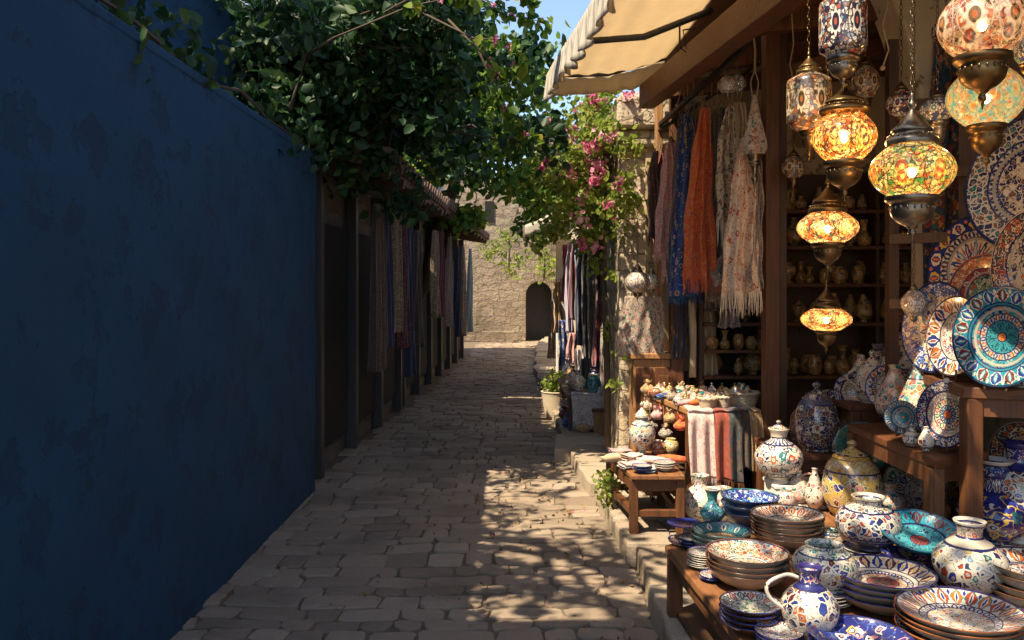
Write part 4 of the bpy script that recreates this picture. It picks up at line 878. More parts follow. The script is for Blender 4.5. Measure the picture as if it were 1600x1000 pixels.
table('display_stand', 'taller brown stand at the right edge carrying the big upright plates', [(1.79, 3.31), (2.6, 3.0), (2.6, 3.78), (1.88, 3.82)], .12, 1.155, .045, .065, M['wood_x'], planks_n=2)
table('display_stand', 'low dark stand behind the yellow jar', [(1.45, 4.45), (2.25, 4.4), (2.25, 5.0), (1.45, 5.0)], .12, .655, .03, .05, M['wood'], planks_n=2)
table('display_stand', 'dark raised stand crowded with painted jars behind the medallion plate', [(1.78, 4.40), (2.36, 4.40), (2.36, 4.80), (1.78, 4.80)], .12, .93, .03, .05, M['wood'], planks_n=1)
# board behind the hung plates
root = tag(empty('plate_rack', (2.25, 3.85, .12)), 'dark wooden rack behind the large upright plates on the right', 'rack')
g = MB(); g.beam((-.30, .42, 0), (-.30, .42, 2.7), .05); g.beam((.35, -.05, 0), (.35, -.05, 2.7), .05); g.build('post', M['wood_dark'], root)
for z in (1.35, 1.68, 2.0, 2.35):
    g = MB(); g.beam((-.32, .40, z), (.38, -.08, z), .03, .05); g.build('crossbar', M['wood_dark'], root)
g = MB(); g.beam((-.02, .30, 1.7), (.60, -.14, 1.7), .02, 1.8); g.build('backboard', M['wood_dark'], root)

# interior shelving
root = tag(empty('shelf_unit', (2.35, 6.3, .13)), 'tall dark shelf unit full of gilded jars at the back of the shop', 'shelf'); SH = [2.13, 1.862, 1.585, 1.297, .905]
for z in SH:
    g = MB(); g.box((0, 0, z-.12-.015-.13+.12), (1.90, .34, .028)); g.build('shelf_board', M['wood'], root, bevel=.003)
for x in (-.95, .95):
    g = MB(); g.box((x, 0, 1.15), (.035, .34, 2.3)); g.build('side_panel', M['wood_dark'], root)
g = MB(); g.box((0, .165, 1.15), (1.88, .012, 2.3)); g.build('back_panel', M['wood_dark'], root)
g = MB(); g.box((.35, -.02, 1.6), (.025, .28, 1.4)); g.build('divider', M['wood_dark'], root)
root = tag(empty('wall_shelf', (1.42, 6.2, 1.09)), 'small dark shelf behind the basket table, left of the brown post', 'shelf')
g = MB(); g.box((.22, 0, 0), (.46, .36, .022)); g.build('shelf_board', M['wood_x'], root); g = MB(); g.box((.22, 0, .30), (.46, .34, .02)); g.build('shelf_board', M['wood_dark'], root)
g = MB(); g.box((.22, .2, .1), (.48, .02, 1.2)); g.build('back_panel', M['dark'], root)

# ================================================================ POTTERY
def bowl_prof(r, h, foot=.42):
    out = [(0, .004), (r*foot*.9, .004), (r*foot, 0), (r*(foot+.03), .004), (r*(foot+.02), .012)]
    n = 7
    for k in range(1, n+1): t = k/n; out.append((r*lerp(foot+.02, 1, t**.62), .012+(h-.012)*t**1.25))
    no = len(out)-1; out += [(r*1.005, h+.002), (r*.985, h+.003)]
    inn = []
    for k in range(n, 0, -1): t = k/n; inn.append((r*lerp(foot*.5, .97, t**.62), .020+(h-.020)*t**1.3))
    inn.append((0, .019)); return out+inn, no
def bowl_mesh(r, h, top, outer, rim, foot=.42, name='bowl'):
    prof, no = bowl_prof(r, h, foot); n = len(prof); vs = [min(1, p[0]/r) for p in prof]
    mis = [1]*n
    for k in range(n-1): mis[k] = 1 if k < no else (2 if k <= no+1 else 0)
    g = MB(); g.lathe(prof, 56, mis, vs=vs); return g.build(name, [top, outer, rim], smooth=True)
ORD = ['second', 'third', 'fourth', 'fifth', 'sixth', 'seventh']
def stack(px, bpy_, z, r, h, n, sp, top, outer, rim, desc, foot=.42, Y=None, pos=None, name='bowl', tilt=0, grp=None, mirror=None):
    p = pos or (G(px, bpy_, z)); p = Vector(p); src = None
    for k in range(n):
        o = bowl_mesh(r, h, M[top], M[outer], M[rim], foot, name) if src is None else src.copy()
        if src is not None: COL.objects.link(o)
        src = src or o
        o.location = p+Vector((R.uniform(-.003, .003), R.uniform(-.003, .003), k*sp)); o.rotation_euler = (R.uniform(-.02, .02)+tilt, R.uniform(-.02, .02), R.uniform(0, 6))
        i = n-1-k
        lab = desc if n == 1 else (f'top {name}, {desc}' if i == 0 else (f'bottom {name}, {desc}' if k == 0 else f'{ORD[i-1]} {name} down, {desc}'))
        tag(o, lab, name, None if n == 1 else (grp or desc))
    return p
stack(1230, 852, ZT, .155, .058, 6, .0165, 'b_orange', 'outer_grey', 'ceramic_brown', 'stack of orange petalled bowls left of the yellow jar')
stack(1168, 918, ZT, .152, .075, 4, .021, 'b_red', 'outer_grey', 'ceramic_brown', 'stack of red latticed bowls with brown rims', .3)
stack(1173, 986, ZT, .100, .040, 4, .018, 'b_green', 'ceramic_brown', 'rim_blue', 'stack of small green sprayed bowls at the table edge')
stack(1126, 866, ZT, .122, .065, 3, .020, 'b_teal', 'outer_grey', 'outer_teal', 'stack of teal rimmed bowls with sandy insides')
stack(1172, 822, ZT, .135, .075, 3, .034, 'b_blue', 'outer_blue', 'outer_blue', 'stack of cobalt blue bowls with teal rims', .45)
stack(1380, 950, ZT, .172, .062, 4, .023, 'b_whiteblue', 'outer_grey', 'rim_blue', 'stack of white bowls with red rosettes and blue rims')
stack(1500, 1010, ZT, .186, .060, 4, .020, 'b_redwhite', 'outer_grey', 'rim_orange', 'stack of wide red and white fan bowls nearest the viewer')
stack(1345, 1040, ZT, .150, .065, 2, .026, 'b_navy', 'outer_blue', 'rim_blue', 'pair of navy bowls with pale sprigs at the bottom edge')
stack(1098, 888, ZT, .060, .018, 7, .0085, 'b_small', 'ceramic_white', 'ceramic_white', 'tower of small white dishes at the left table edge', name='dish')
stack(1080, 858, ZT, .055, .026, 3, .012, 'b_small', 'outer_blue', 'rim_blue', 'trio of little blue and white dishes by the table corner', name='dish')
stack(1112, 908, ZT, .050, .016, 2, .009, 'b_small', 'outer_blue', 'rim_blue', 'pair of tiny dark saucers on the front plank edge', name='dish')
stack(1430, 905, ZT, .125, .05, 3, .020, 'b_navy', 'outer_blue', 'rim_blue', 'dark bowls under the turquoise bowl')
p = G(1440, 900, ZT); o = bowl_mesh(.150, .065, M['b_turq'], M['outer_turq'], M['outer_turq']); o.location = (p.x, p.y+.02, .545); o.rotation_euler = (.30, -.05, 0); tag(o, 'wide turquoise bowl tilted towards the viewer', 'bowl')
stack(1622, 960, ZT, .170, .065, 5, .028, 'p_white', 'outer_grey', 'ceramic_brown', 'stack of brown rimmed bowls cut by the right edge')
stack(1285, 945, ZT, .098, .022, 4, .011, 'b_small', 'outer_grey', 'ceramic_white', 'plates under the open multicoloured jar', name='plate')
stack(1357, 880, ZT, .105, .035, 3, .016, 'b_navy', 'outer_grey', 'ceramic_white', 'dark bowls under the blue latticed vase')
stack(1218, 1012, ZT, .075, .03, 3, .013, 'b_small', 'ceramic_white', 'rim_blue', 'small pale bowls before the navy and white jug')
stack(1515, 945, ZT, .10, .02, 1, .01, 'b_small', 'ceramic_white', 'rim_blue', 'white plate under the big white and blue vase', name='plate')
stack(1555, 870, ZT, .14, .03, 2, .014, 'b_small', 'outer_grey', 'rim_blue', 'white plates under the tall deep blue vase', name='plate')

def smooth_prof(pts, n=6):
    out = []; P = [pts[0]]+list(pts)+[pts[-1]]
    for k in range(1, len(P)-2):
        p0, p1, p2, p3 = P[k-1:k+3]
        for j in range(n):
            t = j/n; f = lambda a, b, c, d: .5*((2*b)+(-a+c)*t+(2*a-5*b+4*c-d)*t*t+(-a+3*b-3*c+d)*t**3)
            out.append((max(0, f(p0[0], p1[0], p2[0], p3[0])), f(p0[1], p1[1], p2[1], p3[1])))
    out.append(pts[-1]); return out
PROF = {   # radius and height as fractions; inner lip closes the neck
 'round': [(0, 0), (.42, 0), (.44, .04), (.40, .08), (.75, .20), (.98, .40), (.95, .56), (.62, .72), (.36, .80), (.34, .90), (.44, 1), (.38, .99), (.28, .88), (.2, .7), (0, .68)],
 'squat': [(0, 0), (.55, 0), (.58, .05), (.82, .18), (1, .42), (.9, .66), (.6, .80), (.42, .84), (.42, .93), (.52, 1), (.46, .99), (.36, .9), (.3, .75), (0, .7)],
 'open': [(0, 0), (.66, 0), (.72, .06), (.92, .28), (1, .52), (.86, .76), (.62, .88), (.56, .92), (.60, 1), (.54, .99), (.48, .9), (.6, .6), (0, .5)],
 'tall': [(0, 0), (.40, 0), (.42, .03), (.70, .12), (.98, .30), (.92, .44), (.52, .60), (.32, .70), (.28, .78), (.36, .88), (.30, .91), (.50, 1), (.44, .99), (.24, .9), (.2, .7), (0, .68)],
 'bottle': [(0, 0), (.62, 0), (.8, .06), (1, .22), (.9, .36), (.5, .52), (.38, .64), (.42, .80), (.66, .97), (.7, 1), (.6, .99), (.34, .8), (.3, .6), (0, .58)],
 'pear': [(0, 0), (.40, 0), (.42, .05), (.38, .07), (.85, .20), (1, .34), (.88, .52), (.55, .75), (.30, .90), (.28, .96), (.34, 1), (.28, .99), (.2, .9), (0, .88)],
 'jarbody': [(0, 0), (.62, 0), (.64, .05), (.80, .10), (.98, .35), (1, .60), (.86, .86), (.66, .97), (.62, 1), (.5, .99), (0, .97)],
 'foot': [(0, 0), (.6, 0), (.6, .05), (.3, .12), (.28, .18), (.8, .38), (1, .58), (.8, .80), (.4, .92), (.5, 1), (.4, .99), (0, .95)],
}
def vase_mesh(kind, r, h, mat, name='vase', seg=52):
    pr = smooth_prof([(a*r, b2*h) for a, b2 in PROF[kind]], 4); g = MB(); g.lathe(pr, seg); return g.build(name, mat, smooth=True)
def lid_mesh(r, h, mat, parent, z, name='lid'):
    pr = smooth_prof([(0, .0), (r, 0), (r*1.05, h*.08), (r*.9, h*.2), (r*.45, h*.42), (r*.2, h*.55), (r*.16, h*.62), (r*.30, h*.78), (r*.22, h*.9), (0, h)], 3)
    g = MB(); g.lathe(pr, 32); o = g.build(name, mat, parent, smooth=True); o.location = (0, 0, z); return o
def sm3(pts, n=5):
    P = [Vector(p) for p in pts]; P = [P[0]]+P+[P[-1]]; out = []
    for k in range(1, len(P)-2):
        for j in range(n):
            t = j/n; a, b_, c, d = P[k-1:k+3]
            out.append(.5*((2*b_)+(c-a)*t+(2*a-5*b_+4*c-d)*t*t+(3*b_-a-3*c+d)*t**3))
    return out+[P[-1]]
def handle(parent, r, z0, z1, mat, side=-1, out=.5, th=.007):
    g = MB(); h = z1-z0
    g.tube([(side*r*.55, 0, z1), (side*(r*.9), 0, z1+h*.12), (side*(r*(1+out)), 0, z1-h*.2), (side*(r*(1+out*.9)), 0, z0+h*.35), (side*r*.9, 0, z0)] and sm3([(side*r*.40, 0, z1), (side*(r*.85), 0, z1+h*.10), (side*(r*(1+out)), 0, z1-h*.2), (side*(r*(1+out*.8)), 0, z0+h*.35), (side*r*.9, 0, z0)]), th*.85, 8)
    return g.build('handle', mat, parent, smooth=True)
def spout(parent, r, z0, z1, mat, side=1):
    g = MB(); g.tube([(side*r*.8, 0, z0), (side*r*1.25, 0, z0+(z1-z0)*.3), (side*r*1.35, 0, z0+(z1-z0)*.75), (side*r*1.7, 0, z1)], [.016, .012, .009, .008], 8)
    return g.build('spout', mat, parent, smooth=True)
def pot(label, p, kind, r, h, mat, cat='vase', lid=None, hnd=None, spt=False, group=None, name=None, rz=None):
    name = name or cat.replace(' ', '_'); rz = R.uniform(0, 6) if rz is None else rz
    if not (lid or hnd or spt):
        o = vase_mesh(kind, r, h, M[mat], name); o.location = p; o.rotation_euler = (0, 0, rz); return tag(o, label, cat, group)
    root = tag(empty(name, p, rz if not (hnd or spt) else 0), label, cat, group)
    b_ = vase_mesh(kind, r, h, M[mat], 'body'); b_.parent = root
    if lid: lid_mesh(r*lid[0], lid[1], M[mat], root, h*.985)
    if hnd: handle(root, r, h*.45, h*.86, M[mat], hnd)
    if spt: spout(root, r, h*.35, h*.95, M[mat], spt)
    return root
def potpx(label, px, by, z, kind, wpx, hpx, mat, **k):
    p = G(px, by, z); s_ = p.y/F; return pot(label, p, kind, wpx*s_/2, hpx*s_, mat, **k)
potpx('small teal vase with white lip at the back left of the table', 1113, 815, ZT, 'bottle', 38, 52, 'v_teal')
potpx('navy and white jug with one handle at the table front', 1265, 1004, ZT, 'round', 88, 118, 'v_navywhite', cat='jug', hnd=-1)
p = G(1288, 940, ZT); pot('open multicoloured jar standing on a pile of plates', (p.x, p.y, ZT+.056), 'open', .112, .150, 'v_multi', cat='jar')
p = G(1357, 880, ZT); pot('squat blue latticed vase with flared white lip', (p.x, p.y, ZT+.068), 'squat', .128, .205, 'v_bluegrey')
p = G(1515, 945, ZT); pot('large white vase with blue and red patches near the right edge', (p.x, p.y, ZT+.022), 'round', .122, .275, 'v_bigmulti')
p = G(1555, 862, ZT); pot('tall deep blue vase with flowers and white lip', (p.x, p.y, ZT+.046), 'tall', .150, .345, 'v_blue')
potpx('slim orange bottle in front of the brown stand', 1462, 812, ZT, 'bottle', 44, 64, 'v_orange', cat='bottle')
potpx('small dark blue lipped bottle beside the orange bottle', 1512, 812, ZT, 'bottle', 42, 64, 'v_dark', cat='bottle')
potpx('big yellow lidded jar covered in coloured patches', 1331, 806, ZT, 'jarbody', 88, 92, 'v_yellow', cat='jar', lid=(.62, .09))
# white pedestal and vase
p = G(1210, 765, .43); pd = tag(empty('pedestal', (p.x, 4.32, .43)), 'square whitewashed pedestal block under the white flowered vase', 'pedestal')
g = MB(); g.box((0, 0, .05), (.24, .2, .10)); g.build('block', M['white_plaster'], pd, bevel=.008)
g = MB(); g.box((0, 0, .012), (.27, .23, .024)); g.box((0, 0, .108), (.25, .21, .018)); g.build('moulding', M['white_plaster'], pd, bevel=.004)
pot('round white vase with navy and red flowers and a knobbed lid', (W(1217, 740, 4.30).x, 4.30, .548), 'round', .122, .275, 'v_redwhite', lid=(.38, .05))
potpx('rose patterned small jug beside the white pedestal', 1247, 792, ZT, 'pear', 38, 58, 'v_pink', cat='jug', hnd=1)
potpx('rose patterned squat jug leaning against the pedestal', 1228, 798, ZT, 'open', 30, 34, 'v_lace', cat='jug')
potpx('slim lace patterned bottle left of the yellow jar', 1273, 798, ZT, 'pear', 30, 66, 'v_lace', cat='bottle')
# back rows
Z3 = .655
def at(px, Y): return (px-800)*Y/F
pot('dark filigree jar with a pagoda lid behind the yellow jar', (at(1276, 4.6), 4.6, Z3), 'jarbody', .118, .285, 'v_dark', cat='jar', lid=(.62, .10))
pot('tall mottled ewer behind the green plate', (at(1328, 4.7), 4.7, Z3), 'pear', .085, .33, 'v_pink', cat='ewer', hnd=-1)
pot('rose lidded jar half hidden behind the green plate', (at(1306, 4.85), 4.85, Z3), 'open', .08, .17, 'v_pink', cat='jar')
Z4 = .93
pot('lilac speckled jar with a peaked lid on the raised stand', (at(1362, 4.5), 4.5, .93), 'jarbody', .088, .20, 'v_lace', cat='jar', lid=(.6, .09), hnd=-1)
pot('turquoise and rose pear vase leftmost on the raised stand', (at(1398, 4.15), 4.15, .866), 'pear', .095, .30, 'v_pink')
pot('large turquoise medallion vase beside the round plate', (at(1436, 3.85), 3.85, .866), 'pear', .098, .33, 'v_pear')
pot('multicoloured vase behind the turquoise medallion vase', (at(1420, 4.5), 4.5, Z4), 'round', .10, .30, 'v_lace')
pot('square shouldered jar at the back of the raised stand', (at(1392, 4.6), 4.6, Z4), 'open', .08, .28, 'v_dark', cat='jar')
pot('turquoise patched vase at the back of the raised stand', (at(1452, 4.45), 4.45, Z4), 'pear', .085, .27, 'v_pear')
pot('small white cup with red dots on the upper stand', (at(1592, 3.3), 3.3, 1.157), 'open', .030, .055, 'v_redwhite', cat='cup')
pot('tiny white cup between the upright plates', (at(1479, 3.45), 3.45, 1.157), 'open', .012, .02, 'ceramic_white', cat='cup')
pot('navy and cream flowered vase under the upper stand at the right edge', (at(1592, 3.55), 3.55, .47), 'round', .14, .42, 'v_navywhite')

for px, Y, z, kd, r, h, mt, lab, kw in (
 (1345, 4.72, Z4, 'pear', .075, .24, 'v_pink', 'rose patched pear vase leftmost at the back of the raised stand', {}),
 (1372, 4.72, Z4, 'round', .08, .30, 'v_dark', 'dark filigree vase at the back left of the raised stand', {}),
 (1408, 4.74, Z4, 'jarbody', .08, .30, 'v_navywhite', 'navy and white lidded jar at the back of the raised stand', dict(lid=(.6, .08))),
 (1436, 4.72, Z4, 'open', .09, .34, 'v_pear', 'turquoise patched big jar at the back right of the raised stand', {}),
 (1383, 4.46, Z4, 'pear', .07, .25, 'v_pear', 'turquoise patched pear vase at the front of the raised stand', {}),
 (1410, 4.44, Z4, 'bottle', .06, .20, 'v_orange', 'orange bottle at the front of the raised stand', {}),
 (1252, 4.9, Z3, 'open', .07, .13, 'v_dark', 'small dark jar at the far left of the low dark stand', {}),
 (1305, 4.55, Z3, 'pear', .05, .17, 'v_lace', 'slim lace vase on the low dark stand', {}),
 (1318, 4.9, Z3, 'round', .085, .32, 'v_bluegrey', 'tall blue latticed vase at the back of the low dark stand', {}),
 (1390, 4.05, ZT, 'round', .075, .17, 'v_pink', 'rose round vase in the shade under the brown stand', {}),
 (1425, 4.2, ZT, 'open', .08, .15, 'ceramic_brown', 'brown glazed jar in the shade under the brown stand', {}),
 (1550, 4.0, ZT, 'tall', .09, .30, 'v_dark', 'dark filigree tall vase behind the deep blue vase', {}),
 (1408, 3.72, ZT, 'squat', .07, .10, 'v_teal', 'little squat teal vase before the stand legs', {}),
 (1580, 3.1, ZT, 'bottle', .05, .15, 'v_teal', 'teal lipped bottle beside the large patched vase', {}),
 (1404, 4.02, .866, 'open', .045, .08, 'v_yellow', 'little yellow pot at the left of the brown stand', {}),
 (1424, 3.62, .866, 'jarbody', .035, .055, 'v_redwhite', 'little white flowered lidded pot at the front of the brown stand', dict(lid=(.6, .04))),
 (1447, 3.50, .866, 'pear', .032, .10, 'v_lace', 'little white lace vase at the front of the brown stand', {}),
 (1440, 4.15, ZT, 'round', .09, .26, 'v_navywhite', 'navy and white vase in the shade under the brown stand', {}),
 (1478, 4.2, ZT, 'jarbody', .08, .20, 'v_yellow', 'yellow jar in the shade under the brown stand', dict(lid=(.6, .07))),
 (1400, 4.25, ZT, 'pear', .08, .26, 'v_pear', 'turquoise patched vase in the shade under the brown stand', {}),
 (1298, 3.55, ZT, 'open', .055, .09, 'v_pear', 'small turquoise patched pot behind the multicoloured jar', {})):
    pot(lab, (at(px, Y), Y, z), kd, r, h, mt, **kw)
# plates standing or hung upright
def plate(label, c, r, mat, az, lean=.12, depth=.028, group='upright display plates', foot=True, back='outer_grey'):
    """c: centre; az: direction its face points in the ground plane (0 = to camera, + = to the left)"""
    prof = [(0, .004), (r*.40, .004), (r*.42, 0), (r*.45, .004), (r*.62, depth*.5), (r*.97, depth), (r, depth+.003), (r*.985, depth+.006), (r*.95, depth+.004), (r*.64, depth*.5+.005), (r*.56, .009), (0, .008)]
    vs = [min(1, p[0]/r) for p in prof]; n = len(prof)-1
    g = MB(); g.lathe(prof, 72, [1 if k < 6 else 0 for k in range(n)], vs=vs)
    root = tag(empty('display_plate', c), label, 'plate', group)
    rot = Matrix.Rotation(-az, 4, 'Z') @ Matrix.Rotation(PI/2-lean, 4, 'X')
    o = g.build('dish', [M[mat], M[back]], root, smooth=True); o.rotation_euler = rot.to_euler()
    if foot:
        g = MB(); f = Vector((-math.sin(az), -math.cos(az), 0)); s_ = Vector((f.y, -f.x, 0))
        bz = -r*math.cos(lean)
        for e in (-.22, .22):
            q = s_*r*e; g.tube([q+f*.05+Vector((0, 0, bz+.035)), q+f*.05+Vector((0, 0, bz-.002)), q-f*.07+Vector((0, 0, bz-.002)), q-f*.05+Vector((0, 0, bz+r*.7))], .005, 6)
        g.build('stand', M['wood_dark'], root)
    return root
plate('bright turquoise plate with a star medallion, front right of the row', W(1568, 527, 3.24), .198, 'p_teal', 1.12)
plate('white plate with orange and blue border beside the turquoise plate', W(1500, 526, 3.52), .172, 'p_white', 1.38)
plate('deep blue and white plate leftmost in the lower row', W(1468, 512, 3.76), .208, 'p_blue', 1.32)
plate('large blue plate with white iris centre, behind the orange ringed plate', W(1524, 420, 3.95), .255, 'p_bluebig', 1.22, foot=False)
plate('orange ringed plate leaning between the large blue plate and turquoise plate', W(1542, 462, 3.66), .182, 'p_orange', 1.2, foot=False)
plate('largest plate with navy lattice, hung highest at the right edge', W(1612, 286, 3.45), .285, 'p_navybig', 1.15, foot=False)
plate('black and yellow flowered plate seen edge on at the right edge', W(1612, 408, 3.25), .20, 'p_yellow', 1.5, foot=False)
plate('orange plate just showing at the right edge beside the turquoise plate', W(1622, 536, 3.2), .13, 'p_orange', 1.2, foot=False)
plate('round medallion plate with navy border on the brown stand', W(1483, 648, 3.48), .140, 'p_medal', 1.2)
plate('green and gold plate leaning behind the yellow jar', W(1346, 700, 4.32), .132, 'p_green', .25, lean=.35, back='outer_teal')
plate('dark flowered plate low at the right edge behind the deep blue vase', W(1604, 715, 3.75), .16, 'p_yellow', 1.1)

plate('small turquoise and red plate upright behind the jars on the raised stand', W(1418, 585, 4.78), .135, 'p_teal', .2, back='outer_teal')
plate('blue and white plate upright at the back left of the raised stand', W(1372, 600, 4.8), .12, 'p_blue', .1)
plate('small orange plate upright on the low dark stand', W(1262, 660, 4.75), .10, 'p_orange', .2)
plate('white and orange plate upright on the table behind the slim orange bottle', W(1436, 770, 4.1), .12, 'p_white', .3)
for k, (px, py, Y, r, mt, az, lab) in enumerate(((1338, 612, 4.62, .115, 'p_medal', .5, 'medallion plate upright behind the green plate, leftmost of the mid height row'), (1392, 606, 4.3, .12, 'p_bluebig', .7, 'blue iris plate upright in the mid height row behind the rose vase'), (1462, 612, 4.28, .13, 'p_navybig', .8, 'navy lattice plate upright at the right of the mid height row'), (1412, 652, 3.72, .075, 'p_teal', .7, 'little turquoise plate upright on the brown stand'), (1296, 640, 4.95, .12, 'p_white', .3, 'white and orange plate upright behind the dark filigree jar'))):
    plate(lab, W(px, py, Y), r, mt, az, group='upright plates at mid height')
# gilded jars on the dim shelves: six shapes, copied
protos = []
for kind, r, h, mt in (('pear', .05, .17, 'gilt'), ('open', .052, .11, 'gilt2'), ('round', .058, .15, 'gilt'), ('bottle', .045, .16, 'gilt2'), ('foot', .05, .14, 'gilt'), ('jarbody', .048, .13, 'gilt2')):
    protos.append(vase_mesh(kind, r, h, M[mt], 'gilded_jar', 26))
CN = {}
def nth(key): CN[key] = CN.get(key, 0)+1; return ORD2[CN[key]-1]
NAMES = ['top', 'second', 'third', 'fourth', 'fifth']; used = set()
KIN = ['pear shaped', 'squat open', 'round necked', 'slim bottle shaped', 'footed', 'straight sided']
for si, z in enumerate(SH):
    x = 1.50
    while x < 3.22:
        if R.random() < .13: x += R.uniform(.06, .14)
        k = R.randint(0, 5); s_ = R.uniform(.62, 1.15)*(1.15 if si in (1, 3, 4) else 1.0)
        o = protos[k] if k not in used else protos[k].copy()
        if k in used: COL.objects.link(o)
        used.add(k); o.location = (x, 6.24+R.uniform(-.06, .06), z); o.scale = (s_,)*3; o.rotation_euler = (0, 0, R.uniform(0, 6))
        tag(o, f'{nth((k, si, 0))} {KIN[k]} small gilded jar from left, {NAMES[si]} back shelf front', 'jar', f'{KIN[k]} gilded jars on the {NAMES[si]} back shelf'); x += R.uniform(.088, .135)
    x = 1.56
    while x < 3.2:      # back row
        k = R.randint(0, 5); o = protos[k].copy() if k in used else protos[k]
        if o is not protos[k]: COL.objects.link(o)
        used.add(k); s_ = R.uniform(1.0, 1.25); o.location = (x, 6.38, z); o.scale = (s_,)*3; o.rotation_euler = (0, 0, R.uniform(0, 6))
        tag(o, f'{nth((k, si, 1))} {KIN[k]} tall gilded jar from left, {NAMES[si]} shelf rear', 'jar', f'{KIN[k]} rear gilded jars on the {NAMES[si]} back shelf'); x += R.uniform(.15, .24)
for k, (x, z) in enumerate(((1.47, 1.103), (1.56, 1.103), (1.66, 1.103), (1.75, 1.103), (1.83, 1.103), (1.52, 1.402), (1.64, 1.402), (1.77, 1.402))):
    o = protos[(k*2+1) % 6].copy(); COL.objects.link(o); o.location = (x, 6.1, z); o.scale = (.85,)*3
    tag(o, f"dim gilded jar, {['first', 'second', 'third', 'fourth', 'fifth', 'first', 'second', 'third'][k]} from left, {'lower' if k < 5 else 'upper'} board of the small shelf behind the baskets", 'jar')

# ================================================================ BASKET TABLE
ZB = .79
def basket(label, p, r, h, group='wicker baskets on the tall table'):
    root = tag(empty('basket', p), label, 'basket', group); g = MB(); n = 34
    for k in range(9):
        t = k/8; rr = r*lerp(.72, 1, t**.7); pts = [(rr*math.cos(2*PI*j/n)+0, rr*math.sin(2*PI*j/n), .006+t*h+.003*math.sin(j*PI+k*PI)) for j in range(n)]
        pts = [(x*(1+.03*(-1)**(j+k)), y*(1+.03*(-1)**(j+k)), z) for j, (x, y, z) in enumerate(pts)]
        g.tube(pts, h/15, 5, closed=True)
    g.lathe([(0, .003), (r*.7, .003), (r*.72, .012), (r*.96, h*.96), (r*.93, h*.96), (r*.68, .018), (0, .018)], 24); g.build('weave', M['wicker'], root, smooth=True)
    g = MB(); pts = [(r*1.03*math.cos(2*PI*j/40), r*1.03*math.sin(2*PI*j/40), h+.004*math.sin(j*1.9)) for j in range(40)]; g.tube(pts, .008, 6, closed=True); g.build('rim', M['wicker'], root, smooth=True)
    return root
bp = [(1163, 606, 5.35, .092, .085, 'large round wicker basket at the right of the tall table'), (1131, 612, 5.27, .045, .07, 'narrow tall wicker basket in the middle of the three baskets'), (1106, 613, 5.25, .058, .065, 'low wicker basket leftmost of the three baskets')]
for px, py, Y, r, h, lab in bp: basket(lab, (at(px, Y), Y, ZB), r, h)
# goods on the tall table
def shoe(label, p, rz, mat, s_=1.0, group=None, cat='slipper'):
    root = tag(empty('slipper', p, rz), label, cat, group); g = MB()
    def P(u, v):
        a = u*2*PI; y = lerp(-.10, .11, v)*s_; w = .034*s_*(math.sin(PI*min(1, .12+v*.86)))**.6*(1 if v < .7 else lerp(1, .6, (v-.7)/.3)); hgt = .05*s_*lerp(.75, 1., math.sin(PI*v))*(1 if v < .8 else lerp(1, .35, (v-.8)/.2))
        return Vector((w*math.cos(a), y, max(.002, hgt*.5+hgt*.5*math.sin(a))+(.02*s_*max(0, (v-.85)/.15))))
    g.grid(P, 18, 14, (.3, .3)); g.build('upper', mat, root, smooth=True)
    g = MB(); g.prism([(.036*s_*math.cos(t*PI/8), .115*s_*math.sin(t*PI/8)) for t in range(16)], 0, .007); g.build('sole', M['bark'], root)
    return root
def bundle(label, p, r, mat, group=None, cat='pouch'):
    # gathered cloth pouch with a tied neck
    root = tag(empty('pouch', p, R.uniform(0, 6)), label, cat, group); g = MB()
    def P(u, v):
        a = u*2*PI; rr = r*interp([(0, .5), (.15, .95), (.4, 1.05), (.62, .7), (.74, .22), (.86, .42), (1, .62)], v)*(1+.10*math.sin(a*7+v*3)*min(1, v*2)); return Vector((rr*math.cos(a), rr*math.sin(a), r*1.9*v+.01*math.sin(a*3)*v))
    g.grid(P, 42, 16, (.4, .3)); g.build('cloth', mat, root, smooth=True)
    g = MB(); g.tube([(r*.26*math.cos(t*PI/6), r*.26*math.sin(t*PI/6), r*1.9*.74) for t in range(12)], .005, 5, closed=True); g.build('tie', M['rope'], root); return root
GT = ['t_ochre', 't_pink', 't_roses', 't_orange', 't_multi', 't_royal', 't_cream', 't_lace', 't_embroid', 't_red']
desc = {'t_ochre': 'ochre', 't_pink': 'pink', 't_roses': 'rose printed cream', 't_orange': 'orange', 't_multi': 'brown mosaic', 't_royal': 'royal blue', 't_cream': 'plain cream', 't_lace': 'white lace', 't_embroid': 'embroidered beige', 't_red': 'scarlet'}
spots = [(1012, 6.0), (1024, 5.85), (1030, 6.05), (1038, 5.7), (1046, 5.9), (1052, 5.6), (1058, 5.8), (1064, 6.0), (1068, 5.55), (1074, 5.75), (1080, 5.95), (1084, 5.5), (1092, 5.7), (1100, 5.85), (1108, 5.6), (1118, 5.75), (1128, 5.9), (1136, 5.6), (1148, 5.7), (1158, 5.85), (1076, 5.38), (1090, 5.4), (1060, 5.42), (1020, 5.95), (1034, 5.95), (1044, 5.78), (1056, 5.7), (1066, 5.85), (1072, 5.5), (1088, 5.62), (1096, 5.95), (1104, 5.72), (1112, 5.9), (1122, 5.55), (1140, 5.8), (1118, 5.42), (1148, 5.9)]
rows = ['front', 'middle', 'rear']; spots.sort(); seen = {}
def nl(what, side, row): k_ = (what, side, row); seen[k_] = seen.get(k_, 0)+1; return f'{ORD2[seen[k_]-1]} {what} from left, {row} row, {side} part, tall table'
